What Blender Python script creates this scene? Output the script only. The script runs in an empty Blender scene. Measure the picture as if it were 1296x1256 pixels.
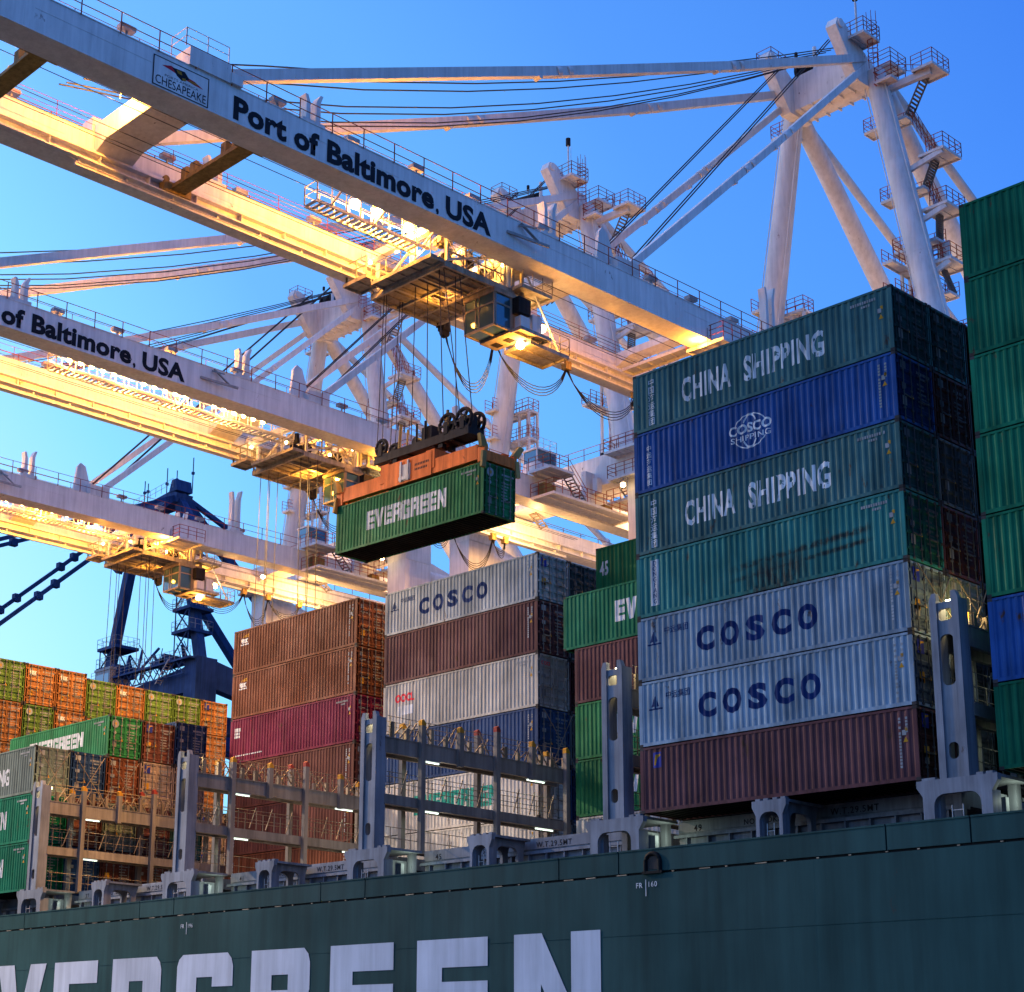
import bpy, bmesh, math, random
from mathutils import Vector, Matrix
random.seed(7)
R = math.radians
scene = bpy.context.scene
COL = scene.collection

# ------------------------------------------------------------------ helpers
class MB:
    """collects shapes, then links them as ONE mesh object"""
    def __init__(s): s.v = []; s.f = []; s.m = []; s.s = []; s.mi = 0
    def add(s, vs, fs, smooth=False):
        b = len(s.v); s.v += [tuple(v) for v in vs]
        for f in fs: s.f.append([b+i for i in f]); s.m.append(s.mi); s.s.append(smooth)
    def box(s, x0, x1, y0, y1, z0, z1):
        vs = [(x0,y0,z0),(x1,y0,z0),(x1,y1,z0),(x0,y1,z0),(x0,y0,z1),(x1,y0,z1),(x1,y1,z1),(x0,y1,z1)]
        s.add(vs, [(0,3,2,1),(4,5,6,7),(0,1,5,4),(1,2,6,5),(2,3,7,6),(3,0,4,7)])
    def quad(s, a, b, c, d): s.add([a,b,c,d], [(0,1,2,3)])
    def bar(s, p, q, w, h, up=(0,0,1), w2=None, h2=None):
        p = Vector(p); q = Vector(q); d = (q-p).normalized(); up = Vector(up)
        if abs(d.dot(up)) > .98: up = Vector((0,1,0))
        a = d.cross(up).normalized(); b = a.cross(d).normalized()
        w2 = w if w2 is None else w2; h2 = h if h2 is None else h2
        vs = [p+a*i*w/2+b*j*h/2 for i,j in ((-1,-1),(1,-1),(1,1),(-1,1))]+[q+a*i*w2/2+b*j*h2/2 for i,j in ((-1,-1),(1,-1),(1,1),(-1,1))]
        s.add(vs, [(0,3,2,1),(4,5,6,7),(0,1,5,4),(1,2,6,5),(2,3,7,6),(3,0,4,7)])
    def tube(s, pts, r, n=8, caps=True, r2=None):
        pts = [Vector(p) for p in pts]; k = len(pts); rings = []
        for i,p in enumerate(pts):
            d = (pts[min(i+1,k-1)]-pts[max(i-1,0)]).normalized()
            up = Vector((0,0,1)) if abs(d.z) < .95 else Vector((0,1,0))
            a = d.cross(up).normalized(); b = a.cross(d).normalized()
            rr = r if r2 is None else r+(r2-r)*i/(k-1)
            rings.append([p+a*rr*math.cos(2*math.pi*j/n)+b*rr*math.sin(2*math.pi*j/n) for j in range(n)])
        vs = [v for g in rings for v in g]; fs = []
        for i in range(k-1):
            for j in range(n): fs.append((i*n+j, i*n+(j+1)%n, (i+1)*n+(j+1)%n, (i+1)*n+j))
        s.add(vs, fs, True)
        if caps: s.add(rings[0], [tuple(range(n))]); s.add(rings[-1], [tuple(range(n-1,-1,-1))])
    def disc(s, c, ax, r, t, n=20):
        c = Vector(c); ax = Vector(ax).normalized(); s.tube([c-ax*t/2, c+ax*t/2], r, n)
    def prism(s, poly, f0, f1):
        """poly: 2D points, f0/f1 map (a,b) to the two 3D faces"""
        n = len(poly); A = [f0(*p) for p in poly]; B = [f1(*p) for p in poly]
        s.add(A+B, [tuple(range(n)), tuple(range(2*n-1, n-1, -1))]+[(i, n+i, n+(i+1)%n, (i+1)%n) for i in range(n)])
    def mesh(s, name):
        me = bpy.data.meshes.new(name); me.from_pydata(s.v, [], s.f)
        me.polygons.foreach_set('material_index', s.m); me.polygons.foreach_set('use_smooth', s.s)
        bm = bmesh.new(); bm.from_mesh(me); bmesh.ops.recalc_face_normals(bm, faces=bm.faces); bm.to_mesh(me); bm.free()
        me.update(); return me
    def pieces(s):
        """the separate pieces among the collected shapes (far apart ones become objects of their own)"""
        n = len(s.v); par = list(range(n))
        def find(i):
            while par[i] != i: par[i] = par[par[i]]; i = par[i]
            return i
        for f in s.f:
            a = find(f[0])
            for i in f[1:]: par[find(i)] = a
        import numpy as np
        root = np.array([find(i) for i in range(n)]); ids, isl = np.unique(root, return_inverse=True); k = len(ids)
        if k < 2 or k > 1500: return None
        p = np.array(s.v); lo = np.full((k,3), np.inf); hi = -lo; np.minimum.at(lo, isl, p); np.maximum.at(hi, isl, p)
        sz = (hi-lo).max(1); gap = np.maximum(0, np.maximum(lo[:,None]-hi[None], lo[None]-hi[:,None]))
        near = np.sqrt((gap**2).sum(2)) <= np.maximum(.02, .49*np.maximum(sz[:,None], sz[None]))
        g = list(range(k))
        def fg(i):
            while g[i] != i: g[i] = g[g[i]]; i = g[i]
            return i
        for a, b in zip(*np.nonzero(np.triu(near, 1))): g[fg(int(a))] = fg(int(b))
        lab = [fg(int(i)) for i in isl]; groups = {}
        for fi, f in enumerate(s.f): groups.setdefault(lab[f[0]], []).append(fi)
        return list(groups.values()) if len(groups) > 1 else None
    def build(s, name, mats, parent=None, loc=(0,0,0), split=True):
        gs = s.pieces() if split and parent else None
        if not gs or len(gs) > 60: return link(s.mesh(name), name, mats, parent, loc)
        first = None
        for g in sorted(gs, key=len, reverse=True):
            m = MB(); mp = {}
            for fi in g:
                f = []
                for i in s.f[fi]:
                    if i not in mp: mp[i] = len(m.v); m.v.append(s.v[i])
                    f.append(mp[i])
                m.f.append(f); m.m.append(s.m[fi]); m.s.append(s.s[fi])
            o = link(m.mesh(name), name, mats, parent, loc); first = first or o
        return first

def link(me, name, mats, parent=None, loc=(0,0,0), rot=(0,0,0)):
    if not isinstance(mats, (list, tuple)): mats = [mats]
    if not me.materials:
        for m in mats: me.materials.append(m)
    o = bpy.data.objects.new(name, me); COL.objects.link(o)
    for i, m in enumerate(mats):
        if me.materials[i] is not m: o.material_slots[i].link = 'OBJECT'; o.material_slots[i].material = m
    o.location = loc; o.rotation_euler = rot
    if parent: o.parent = parent
    return o
def thing(name, label, cat, loc=(0,0,0), group=None, rot=(0,0,0)):
    o = bpy.data.objects.new(name, None); COL.objects.link(o); o.empty_display_size = .5
    o.location = loc; o.rotation_euler = rot; o['label'] = label; o['category'] = cat
    if group: o['group'] = group
    return o
def copy_tree(o, parent=None):
    c = o.copy(); COL.objects.link(c); c.parent = parent
    for ch in list(o.children): copy_tree(ch, c)
    return c
def structure(o): o['kind'] = 'structure'; return o

_tx = {}
def text_mesh(txt, size=1.0, sx=1.0, bold=0.0, spacing=1.0, align='LEFT', line=1.0):
    """filled outline of a text in the xz plane (x to the right, z up), default font, as bmesh"""
    cu = bpy.data.curves.new('t', 'FONT'); cu.body = txt; cu.size = size; cu.offset = bold*size; cu.space_character = spacing
    cu.align_x = align; cu.space_line = line; cu.resolution_u = 3
    ob = bpy.data.objects.new('t', cu); COL.objects.link(ob)
    bpy.context.view_layer.update()
    me = bpy.data.meshes.new_from_object(ob.evaluated_get(bpy.context.evaluated_depsgraph_get()))
    bpy.data.objects.remove(ob); bpy.data.curves.remove(cu)
    bm = bmesh.new(); bm.from_mesh(me); bpy.data.meshes.remove(me)
    for v in bm.verts: v.co = Vector((v.co.x*sx, 0, v.co.y))
    return bm
def fit(bm, x0, x1, z0, z1):
    xs = [v.co.x for v in bm.verts]; zs = [v.co.z for v in bm.verts]
    a, b, c, d = min(xs), max(xs), min(zs), max(zs)
    for v in bm.verts: v.co = Vector((x0+(v.co.x-a)/(b-a)*(x1-x0), 0, z0+(v.co.z-c)/(d-c)*(z1-z0)))
    return bm
def join(bms):
    out = bmesh.new()
    for b in bms:
        me = bpy.data.meshes.new('j'); b.to_mesh(me); b.free(); out.from_mesh(me); bpy.data.meshes.remove(me)
    return out
def bm_rects(rects):
    bm = bmesh.new()
    for x0, x1, z0, z1 in rects: bm.faces.new([bm.verts.new(p) for p in ((x0,0,z0),(x1,0,z0),(x1,0,z1),(x0,0,z1))])
    return bm
def bm_polys(polys):
    bm = bmesh.new()
    for p in polys:
        f = bm.faces.new([bm.verts.new((x,0,z)) for x, z in p]); f.normal_update()
    bmesh.ops.triangulate(bm, faces=bm.faces); return bm
def to_mesh(bm, name, fn=None):
    if fn:
        for v in bm.verts: v.co = Vector(fn(v.co.x, v.co.z))
    me = bpy.data.meshes.new(name); bm.to_mesh(me); bm.free(); return me

# blocky block letters (unit height 1), polygons per letter with the letter's width
def block(ch, t=.25, g=.12):
    h = 1.0; w = .88
    if ch == 'E': return .86, [[(0,0),(.32,0),(.32,1),(0,1)], [(.32,1-t),(.86,1-t),(.86,1),(.32,1)], [(.32,t+g),(.86,t+g),(.86,1-t-g),(.32,1-t-g)], [(.32,0),(.86,0),(.86,t),(.32,t)]]
    if ch == 'V': return .98, [[(0,1),(.34,1),(.49,.42),(.66,1),(.98,1),(.66,0),(.32,0)]]
    if ch == 'N': return .98, [[(0,0),(.3,0),(.3,.52),(.68,0),(.98,0),(.98,1),(.68,1),(.68,.5),(.31,1),(0,1)]]
    if ch == 'R': return .92, [[(0,0),(.32,0),(.32,1),(0,1)], [(.32,1-t),(.6,1-t),(.6,.62),(.92,.6),(.92,.9),(.84,1),(.32,1)], [(.32,.37),(.62,.37),(.62,0),(.92,0),(.92,.42),(.87,.5),(.92,.6),(.6,.62),(.32,.62)]]
    if ch == 'G': return .92, [[(0,.1),(.1,0),(.92,0),(.92,.56),(.5,.56),(.5,.34),(.62,.34),(.62,t),(.32,t),(.32,1-t),(.6,1-t),(.6,.66),(.92,.66),(.92,.9),(.82,1),(.1,1),(0,.9)]]
def block_word(word, gap=.1, sx=1.0):
    x = 0; polys = []
    for ch in word:
        w, ps = block(ch)
        polys += [[((x+a)*sx, b) for a, b in p] for p in ps]; x += w+gap
    return bm_polys(polys)

# ------------------------------------------------------------------ materials
def nodes(name):
    m = bpy.data.materials.new(name); m.use_nodes = True; nt = m.node_tree
    return m, nt, nt.nodes['Principled BSDF']
def paint(name, col, rough=.45, dirt=.25, rust=0.0, spec=.05, streak=True, scale=1.0, bump=.0, metal=0.0, smear=False):
    m, nt, b = nodes(name); N = nt.nodes.new; L = nt.links.new
    tc = N('ShaderNodeTexCoord'); oi = N('ShaderNodeObjectInfo')
    ad = N('ShaderNodeVectorMath'); ad.operation = 'ADD'
    sc = N('ShaderNodeVectorMath'); sc.operation = 'SCALE'; sc.inputs['Scale'].default_value = 37.0
    cb = N('ShaderNodeCombineXYZ')
    for k in range(3): L(oi.outputs['Random'], cb.inputs[k])
    L(cb.outputs[0], sc.inputs[0]); L(tc.outputs['Object'], ad.inputs[0]); L(sc.outputs[0], ad.inputs[1])
    def noise(s, vec, det=4, r=.55):
        mp = N('ShaderNodeMapping'); mp.inputs['Scale'].default_value = vec; L(ad.outputs[0], mp.inputs[0])
        n = N('ShaderNodeTexNoise'); n.inputs['Scale'].default_value = s*scale; n.inputs['Detail'].default_value = det; n.inputs['Roughness'].default_value = r
        L(mp.outputs[0], n.inputs['Vector']); return n
    def ramp(src, p0, c0, p1, c1):
        r = N('ShaderNodeValToRGB'); e = r.color_ramp.elements
        e[0].position = p0; e[0].color = (c0,c0,c0,1); e[1].position = p1; e[1].color = (c1,c1,c1,1); L(src, r.inputs[0]); return r
    def mul(a, b, f):
        x = N('ShaderNodeMix'); x.data_type = 'RGBA'; x.blend_type = 'MULTIPLY'; x.inputs[0].default_value = f
        L(a, x.inputs[6]); L(b, x.inputs[7]); return x.outputs[2]
    rgb = N('ShaderNodeRGB'); rgb.outputs[0].default_value = (*col, 1); c = rgb.outputs[0]
    n1 = noise(.55, (1,1,1)); c = mul(c, ramp(n1.outputs['Fac'], .3, 1-dirt*1.2, .75, 1.0+dirt*.2).outputs[0], 1)
    if streak:
        n2 = noise(1.0, (3.2,3.2,.22), 5, .65); c = mul(c, ramp(n2.outputs['Fac'], .32, 1-dirt*1.6, .62, 1.0).outputs[0], 1)
    hv = N('ShaderNodeMapRange'); hv.inputs['To Min'].default_value = 1-dirt*.5; hv.inputs['To Max'].default_value = 1.08
    L(oi.outputs['Random'], hv.inputs[0]); cc = N('ShaderNodeCombineXYZ')
    for k in range(3): L(hv.outputs[0], cc.inputs[k])
    c = mul(c, cc.outputs[0], 1)
    if rust > 0:
        n3 = noise(1.7, (1,1,.45), 8, .7); rr = ramp(n3.outputs['Fac'], .66-rust*.2, 0, .72-rust*.16, 1)
        x = N('ShaderNodeMix'); x.data_type = 'RGBA'; L(rr.outputs[0], x.inputs[0]); L(c, x.inputs[6])
        x.inputs[7].default_value = (.06,.028,.016,1); c = x.outputs[2]
    if smear:                                                           # scraped, rusty band low on the long side
        sp = N('ShaderNodeSeparateXYZ'); L(tc.outputs['Object'], sp.inputs[0])
        def band(src, stops):
            r = N('ShaderNodeValToRGB'); e = r.color_ramp.elements
            while len(e) < len(stops): e.new(.5)
            for q, (p_, v_) in enumerate(stops): e[q].position = p_; e[q].color = (v_,v_,v_,1)
            dv = N('ShaderNodeMath'); dv.operation = 'MULTIPLY'; dv.inputs[1].default_value = 1/12.2; L(src, dv.inputs[0]); L(dv.outputs[0], r.inputs[0]); return r.outputs[0]
        sh = N('ShaderNodeMath'); sh.operation = 'MULTIPLY_ADD'; sh.inputs[1].default_value = .10; L(sp.outputs['X'], sh.inputs[0]); 
        zz = N('ShaderNodeMath'); zz.operation = 'MULTIPLY_ADD'; zz.inputs[1].default_value = -.06; L(sp.outputs['X'], zz.inputs[0]); L(sp.outputs['Z'], zz.inputs[2])
        bxm = band(sp.outputs['X'], [(.36,0),(.43,.75),(.6,.8),(.85,.9),(.9,0)])
        bz1 = band(zz.outputs[0], [(.052,0),(.062,1),(.072,1),(.08,0)]); bz2 = band(zz.outputs[0], [(.02,.0),(.026,1),(.034,1),(.04,0)])
        bx2 = band(sp.outputs['X'], [(.42,0),(.48,1),(.62,.9),(.72,0)]); bz3 = band(zz.outputs[0], [(-.02,1),(.03,1),(.06,.5),(.075,0)])
        n4 = noise(3.0, (1.1,1,1.0), 7, .72); r4 = ramp(n4.outputs['Fac'], .40, 0, .52, 1)
        n5 = noise(2.2, (2.4,1,.5), 6, .7); r5 = ramp(n5.outputs['Fac'], .34, 0, .58, .95)
        def mth(op, a_, b_):
            x = N('ShaderNodeMath'); x.operation = op; L(a_, x.inputs[0]); L(b_, x.inputs[1]); return x.outputs[0]
        msk = mth('MAXIMUM', mth('MULTIPLY', mth('MULTIPLY', bxm, mth('MAXIMUM', bz1, bz2)), r4.outputs[0]), mth('MULTIPLY', mth('MULTIPLY', bx2, bz3), r5.outputs[0]))
        x = N('ShaderNodeMix'); x.data_type = 'RGBA'; L(msk, x.inputs[0]); L(c, x.inputs[6]); x.inputs[7].default_value = (.018,.013,.012,1); c = x.outputs[2]
    L(c, b.inputs['Base Color'])
    rn = ramp(n1.outputs['Fac'], .3, rough+.15, .7, rough-.08); L(rn.outputs[0], b.inputs['Roughness'])
    b.inputs['Specular IOR Level'].default_value = spec; b.inputs['Metallic'].default_value = metal
    if bump:
        bp = N('ShaderNodeBump'); bp.inputs['Strength'].default_value = bump; bp.inputs['Distance'].default_value = .02
        L(n1.outputs['Fac'], bp.inputs['Height']); L(bp.outputs[0], b.inputs['Normal'])
    return m
def glow(name, col, strength):
    m, nt, b = nodes(name)
    b.inputs['Base Color'].default_value = (.8,.8,.8,1)
    b.inputs['Emission Color'].default_value = (*col,1); b.inputs['Emission Strength'].default_value = strength
    return m

M = {}
def P(key, *a, **k): M[key] = paint(key, *a, **k); return M[key]
P('crane_white', (.75,.73,.71), .5, .13, .02)
P('crane_grey', (.42,.41,.41), .5, .2)
P('grating', (.32,.29,.26), .7, .3)
P('rail_red', (.42,.085,.04), .5, .2)
P('rail_pale', (.55,.52,.48), .5, .2)
P('machine_dark', (.035,.032,.032), .5, .3)
P('machine_yellow', (.45,.30,.10), .5, .3); P('trolley_steel', (.50,.46,.40), .5, .3); P('cab_tan', (.40,.34,.27), .5, .25); P('stencil', (.32,.34,.35), .6, .3, 0, .03)
P('cable', (.02,.02,.022), .5, .1)
P('rope', (.05,.05,.055), .5, .1)
P('letter_black', (.015,.016,.022), .4, .1)
P('spreader_orange', (.80,.20,.045), .5, .30, .15)
P('crane_blue', (.020,.062,.19), .5, .25)
P('hull_green', (.021,.068,.066), .6, .22, .01, .05, True, .35, .5)
P('hull_dark', (.008,.01,.011), .6, .1)
P('hull_white', (.50,.54,.60), .5, .16, 0, .08, True, .5)
P('ship_grey', (.22,.24,.275), .55, .26, .06, .1)
P('bridge_grey', (.25,.225,.195), .55, .25, .05); P('ship_grey_dark', (.13,.14,.16), .55, .2)
P('tip_yellow', (.50,.25,.03), .5, .2)
P('tip_red', (.32,.055,.04), .5, .2)
P('lash_steel', (.30,.24,.17), .5, .3, .1, metal=.3)
P('white_mark', (.68,.71,.72), .6, .30, .05, .03, scale=2.0)
P('yellow_mark', (.45,.23,.02), .5, .2)
P('blue_mark', (.02,.03,.20), .5, .1)
P('navy_text', (.008,.03,.13), .6, .3, .04, .03)
P('red_text', (.60,.03,.05), .5, .1)
P('green_text', (.02,.25,.18), .5, .15)
P('casting', (.05,.045,.045), .6, .3, .2)
P('underside', (.02,.018,.017), .7, .3)
P('bar_steel', (.24,.225,.20), .45, .3, .1); P('bar_shade_paint', (.08,.08,.08), .55, .3, .1); P('stencil_shade_paint', (.11,.12,.13), .6, .3, 0, .03)  # darker bar and stencil copies carry painted shade on shadowed container ends
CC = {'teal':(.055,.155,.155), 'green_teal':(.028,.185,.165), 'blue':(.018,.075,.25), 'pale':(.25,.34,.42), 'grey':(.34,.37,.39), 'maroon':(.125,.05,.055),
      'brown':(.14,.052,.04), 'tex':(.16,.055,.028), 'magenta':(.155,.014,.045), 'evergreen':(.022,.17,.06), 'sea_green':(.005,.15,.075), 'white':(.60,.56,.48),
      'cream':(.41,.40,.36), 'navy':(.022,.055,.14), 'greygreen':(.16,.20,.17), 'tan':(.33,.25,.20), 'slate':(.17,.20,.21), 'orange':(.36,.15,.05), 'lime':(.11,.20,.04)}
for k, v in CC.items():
    P('box_'+k+'_shade_paint', tuple(q*.42 for q in v), .65, .35, .2, .03)  # same paint darkened: shade put into the colour of shadowed ends
    P('box_'+k, v, .55, .30, .16, .05, bump=.35, smear=(k == 'green_teal'))
mg, nt, b = nodes('cab_glass'); b.inputs['Base Color'].default_value = (.05,.12,.16,1); b.inputs['Roughness'].default_value = .06; b.inputs['Metallic'].default_value = .35
b.inputs['Specular IOR Level'].default_value = .8; M['glass'] = mg
M['sodium'] = glow('sodium_lamp', (1,.66,.25), 60)
M['tube'] = glow('fluorescent_tube', (.80,1,.84), 1.6)
M['halo'] = glow('deck_lamp', (1,.85,.5), 20)

# ------------------------------------------------------------------ containers
W = 2.438; P86 = 2.604; P96 = 2.909; LEN = 12.192; L45 = 13.716
def corr(x, L):
    n = round((L-.34)/.278); p = (L-.34)/n; u = ((x-.17)/p) % 1
    if x < .17 or x > L-.17: return .012
    d0, d1 = .012, .046
    if u < .26: return d0
    if u < .5: return d0+(d1-d0)*(u-.26)/.24
    if u < .76: return d1
    return d1-(d1-d0)*(u-.76)/.24
def breaks(L):
    n = round((L-.34)/.278); p = (L-.34)/n
    return [.17+p*(i+q) for i in range(n) for q in (0,.26,.5,.76)]+[L-.17]
_cache = {}
def body_mesh(H, L):
    k = ('b', H, L)
    if k in _cache: return _cache[k]
    m = MB(); bx = breaks(L); zb, zt = .155, H-.10
    for side in (0, 1):
        Y = lambda d: d if side == 0 else W-d
        row = [(x, Y(corr(x+1e-6, L))) for x in bx]
        vs = [(x,y,zb) for x,y in row]+[(x,y,zt) for x,y in row]; n = len(row)
        m.add(vs, [(i,i+1,n+i+1,n+i) for i in range(n-1)])
        y0, y1 = (0,.06) if side == 0 else (W-.06, W)
        m.box(.17, L-.17, y0+.002, y1, .025, zb); m.box(.17, L-.17, y0+.002, y1, zt, H-.012)
        for x0, x1 in ((0.002,.17),(L-.17,L-.02)): m.box(x0, x1, y0+.002, y1 if side == 0 else y1-.002, .118, H-.118)
    m.quad((.17,.06,H-.03),(L-.17,.06,H-.03),(L-.17,W-.06,H-.03),(.17,W-.06,H-.03))
    for i in range(28):
        x = .3+i*(L-.6)/27; m.box(x-.04, x+.04, .06, W-.06, H-.029, H-.015)
    m.quad((0.03,.06,.12),(.03,W-.06,.12),(.03,W-.06,H-.12),(.03,.06,H-.12))
    for z0, z1 in ((.02,.155),(H-.12,H-.012)): m.box(.0021,.12,.17,W-.17,z0,z1); m.box(L-.14,L-.003,.17,W-.17,z0,z1-.02)
    m.mi = 1
    m.quad((.1,.05,.13),(L-.1,.05,.13),(L-.1,W-.05,.13),(.1,W-.05,.13))
    for i in range(40):
        x = .3+i*(L-.6)/39; m.box(x-.03, x+.03, .06, W-.06, .035, .128)
    m.mi = 2
    for x0 in (0, L-.178):
        for y0 in (0, W-.162):
            for z0 in (0, H-.118): m.box(x0, x0+.178, y0, y0+.162, z0, z0+.118)
    _cache[k] = m.mesh('container_body'); return _cache[k]
def door_mesh(H, L, i):
    k = ('d', H, L, i)
    if k in _cache: return _cache[k]
    m = MB(); y0, y1 = (.17, W/2-.006) if i == 0 else (W/2+.006, W-.17); zb, zt = .165, H-.13
    prof = []; n = 5; h = (zt-zb)/n
    for q in range(n):
        z = zb+q*h
        prof += [(z, 0), (z+.16*h, 0), (z+.26*h, .035), (z+.78*h, .035), (z+.90*h, 0)]
    prof.append((zt, 0)); X = L-.02
    e = .05
    vs = [(X-d, y0+e, z) for z, d in prof]+[(X-d, y1-e, z) for z, d in prof]; c = len(prof)
    m.add(vs, [(j, c+j, c+j+1, j+1) for j in range(c-1)])
    m.box(X-.06, X+.004, y0, y0+e, zb, zt); m.box(X-.06, X+.004, y1-e, y1, zb, zt)
    for q in range(4):                                                    # hinges
        z = zb+.25+q*(zt-zb-.5)/3; yh = y0-.05 if i == 0 else y1+.05
        m.box(X-.01, X+.022, yh-.07, yh+.07, z-.05, z+.05)
    _cache[k] = m.mesh('container_door'); return _cache[k]
def bar_mesh(H, L, i):
    k = ('r', H, L, i)
    if k in _cache: return _cache[k]
    m = MB(); y = [.42, .93, 1.5, 2.02][i]
    m.tube([(L+.02,y,.07),(L+.02,y,H-.07)], .024, 6)
    for z in (.1, .5, 1.25, 2.0, H-.12): m.box(L-.016, L+.034, y-.06, y+.06, z-.035, z+.035)
    s = 1 if i in (0, 2) else -1
    m.bar((L+.05,y,1.02),(L+.05,y+s*.38,.98),.02,.05)
    _cache[k] = m.mesh('locking_bar'); return _cache[k]
def marking_mesh(H, L, style, seed):
    """small stencils and stickers on the door end and at the right end of the long side"""
    k = ('m', H, L, style, seed)
    if k in _cache: return _cache[k]
    rnd = random.Random(seed*31+hash(style)%7); m = MB()
    def dr(y0, y1, z0, z1, mi, d=.009): m.mi = mi; m.quad((L+d-.02,y0,z0),(L+d-.02,y1,z0),(L+d-.02,y1,z1),(L+d-.02,y0,z1))
    def txt(y, z, w, h, n):
        q = y
        for _ in range(n): dr(q, q+w*.62, z, z+h, 0); q += w*(1 if rnd.random() > .15 else 1.6)
    txt(1.36, H-.52, .09, .11, 10); txt(1.62, H-.70, .09, .09, 4)
    for q in range(6 if style != 'green' else 7): txt(1.36+.02*(q%2), H-.95-q*.17, .045, .07, rnd.randint(8,12))
    if style == 'green':
        m.mi = 0; m.disc((L-.009,.48,H-.52),(1,0,0),.25,.012,20); m.mi = 1; m.disc((L-.001,.48,H-.52),(1,0,0),.11,.008,6)
        m.mi = 0; m.disc((L-.009,.48,H-1.08),(1,0,0),.1,.01,12)
    elif style == 'flag':
        dr(.30,.72,H-.72,H-.22,2); m.mi = 1; m.add([(L-.004,.34,H-.62),(L-.004,.44,H-.62),(L-.004,.52,H-.36),(L-.004,.7,H-.32),(L-.004,.7,H-.26),(L-.004,.44,H-.28)],[(0,1,2,3,4,5)])
        dr(.34,.66,H-1.75,H-1.35,1)
    elif style == 'plain':
        dr(.30,.66,H-.55,H-.25,0); dr(.34,.62,H-1.3,H-1.1,0)
    elif style == 'orange': dr(.28,.5,H-.60,H-.36,0); txt(.28,H-.85,.08,.08,6)
    m.mi = 1; m.add([(L-.006,.86,1.0),(L-.006,1.1,1.0),(L-.006,.98,1.2)],[(0,1,2)])
    m.mi = 0; dr(.34,.62,.62,.98,3)
    door_part = m; m = MB()
    # long side, right end
    def sd(x0, x1, z0, z1, mi): m.mi = mi; m.quad((x0,.006,z0),(x1,.006,z0),(x1,.006,z1),(x0,.006,z1))
    if seed % 2:
        for c, n in ((L-.75,14),(L-.48,5)):
            z = H-.35
            for _ in range(n): sd(c, c+.09, z-.085, z, 0); z -= .115 if rnd.random() > .2 else .2
    else:
        x = L-1.75
        for _ in range(11): sd(x, x+.07, H-.42, H-.31, 0); x += .1 if rnd.random() > .15 else .17
        x = L-1.3
        for _ in range(4): sd(x, x+.07, H-.58, H-.49, 0); x += .1
    m.mi = 1; m.add([(L-.59,.006,H-1.22),(L-.39,.006,H-1.22),(L-.49,.006,H-1.04)],[(0,1,2)]); sd(L-.50,L-.40,H-.85,H-.72,1)
    sd(L-.62,L-.46,H-.98,H-.80,0)
    _cache[k] = (door_part.mesh('door_marking'), m.mesh('side_marking')); return _cache[k]
def conform(bm, L, d=.004, worn=0):
    """lay a flat (x,z) shape onto the corrugated long side"""
    xs = [v.co.x for v in bm.verts]; a, b = min(xs), max(xs)
    for x in breaks(L):
        if a < x < b:
            bmesh.ops.bisect_plane(bm, geom=bm.verts[:]+bm.edges[:]+bm.faces[:], plane_co=(x,0,0), plane_no=(1,0,0), dist=1e-5)
    rnd = random.Random(3); n = round((L-.34)/.278); p = (L-.34)/n; kill = []; bm.faces.ensure_lookup_table()
    for f_ in bm.faces:
        c = f_.calc_center_median(); u = ((c.x-.17)/p) % 1
        if worn and (.26 < u < .5 or u > .76) and rnd.random() < worn: kill.append(f_)
    if kill: bmesh.ops.delete(bm, geom=kill, context='FACES')
    for v in bm.verts: v.co.y = corr(v.co.x, L)-d
    return bm
def vstack(txt, x, z, s, step):
    bms = []
    for i, ch in enumerate(txt):
        b_ = text_mesh(ch, s, 1, .012, align='CENTER')
        for v in b_.verts: v.co.x += x; v.co.z += z-i*step
        bms.append(b_)
    return join(bms)
def speckle(bm, chance, seed, mind=0):
    return bm
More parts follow.
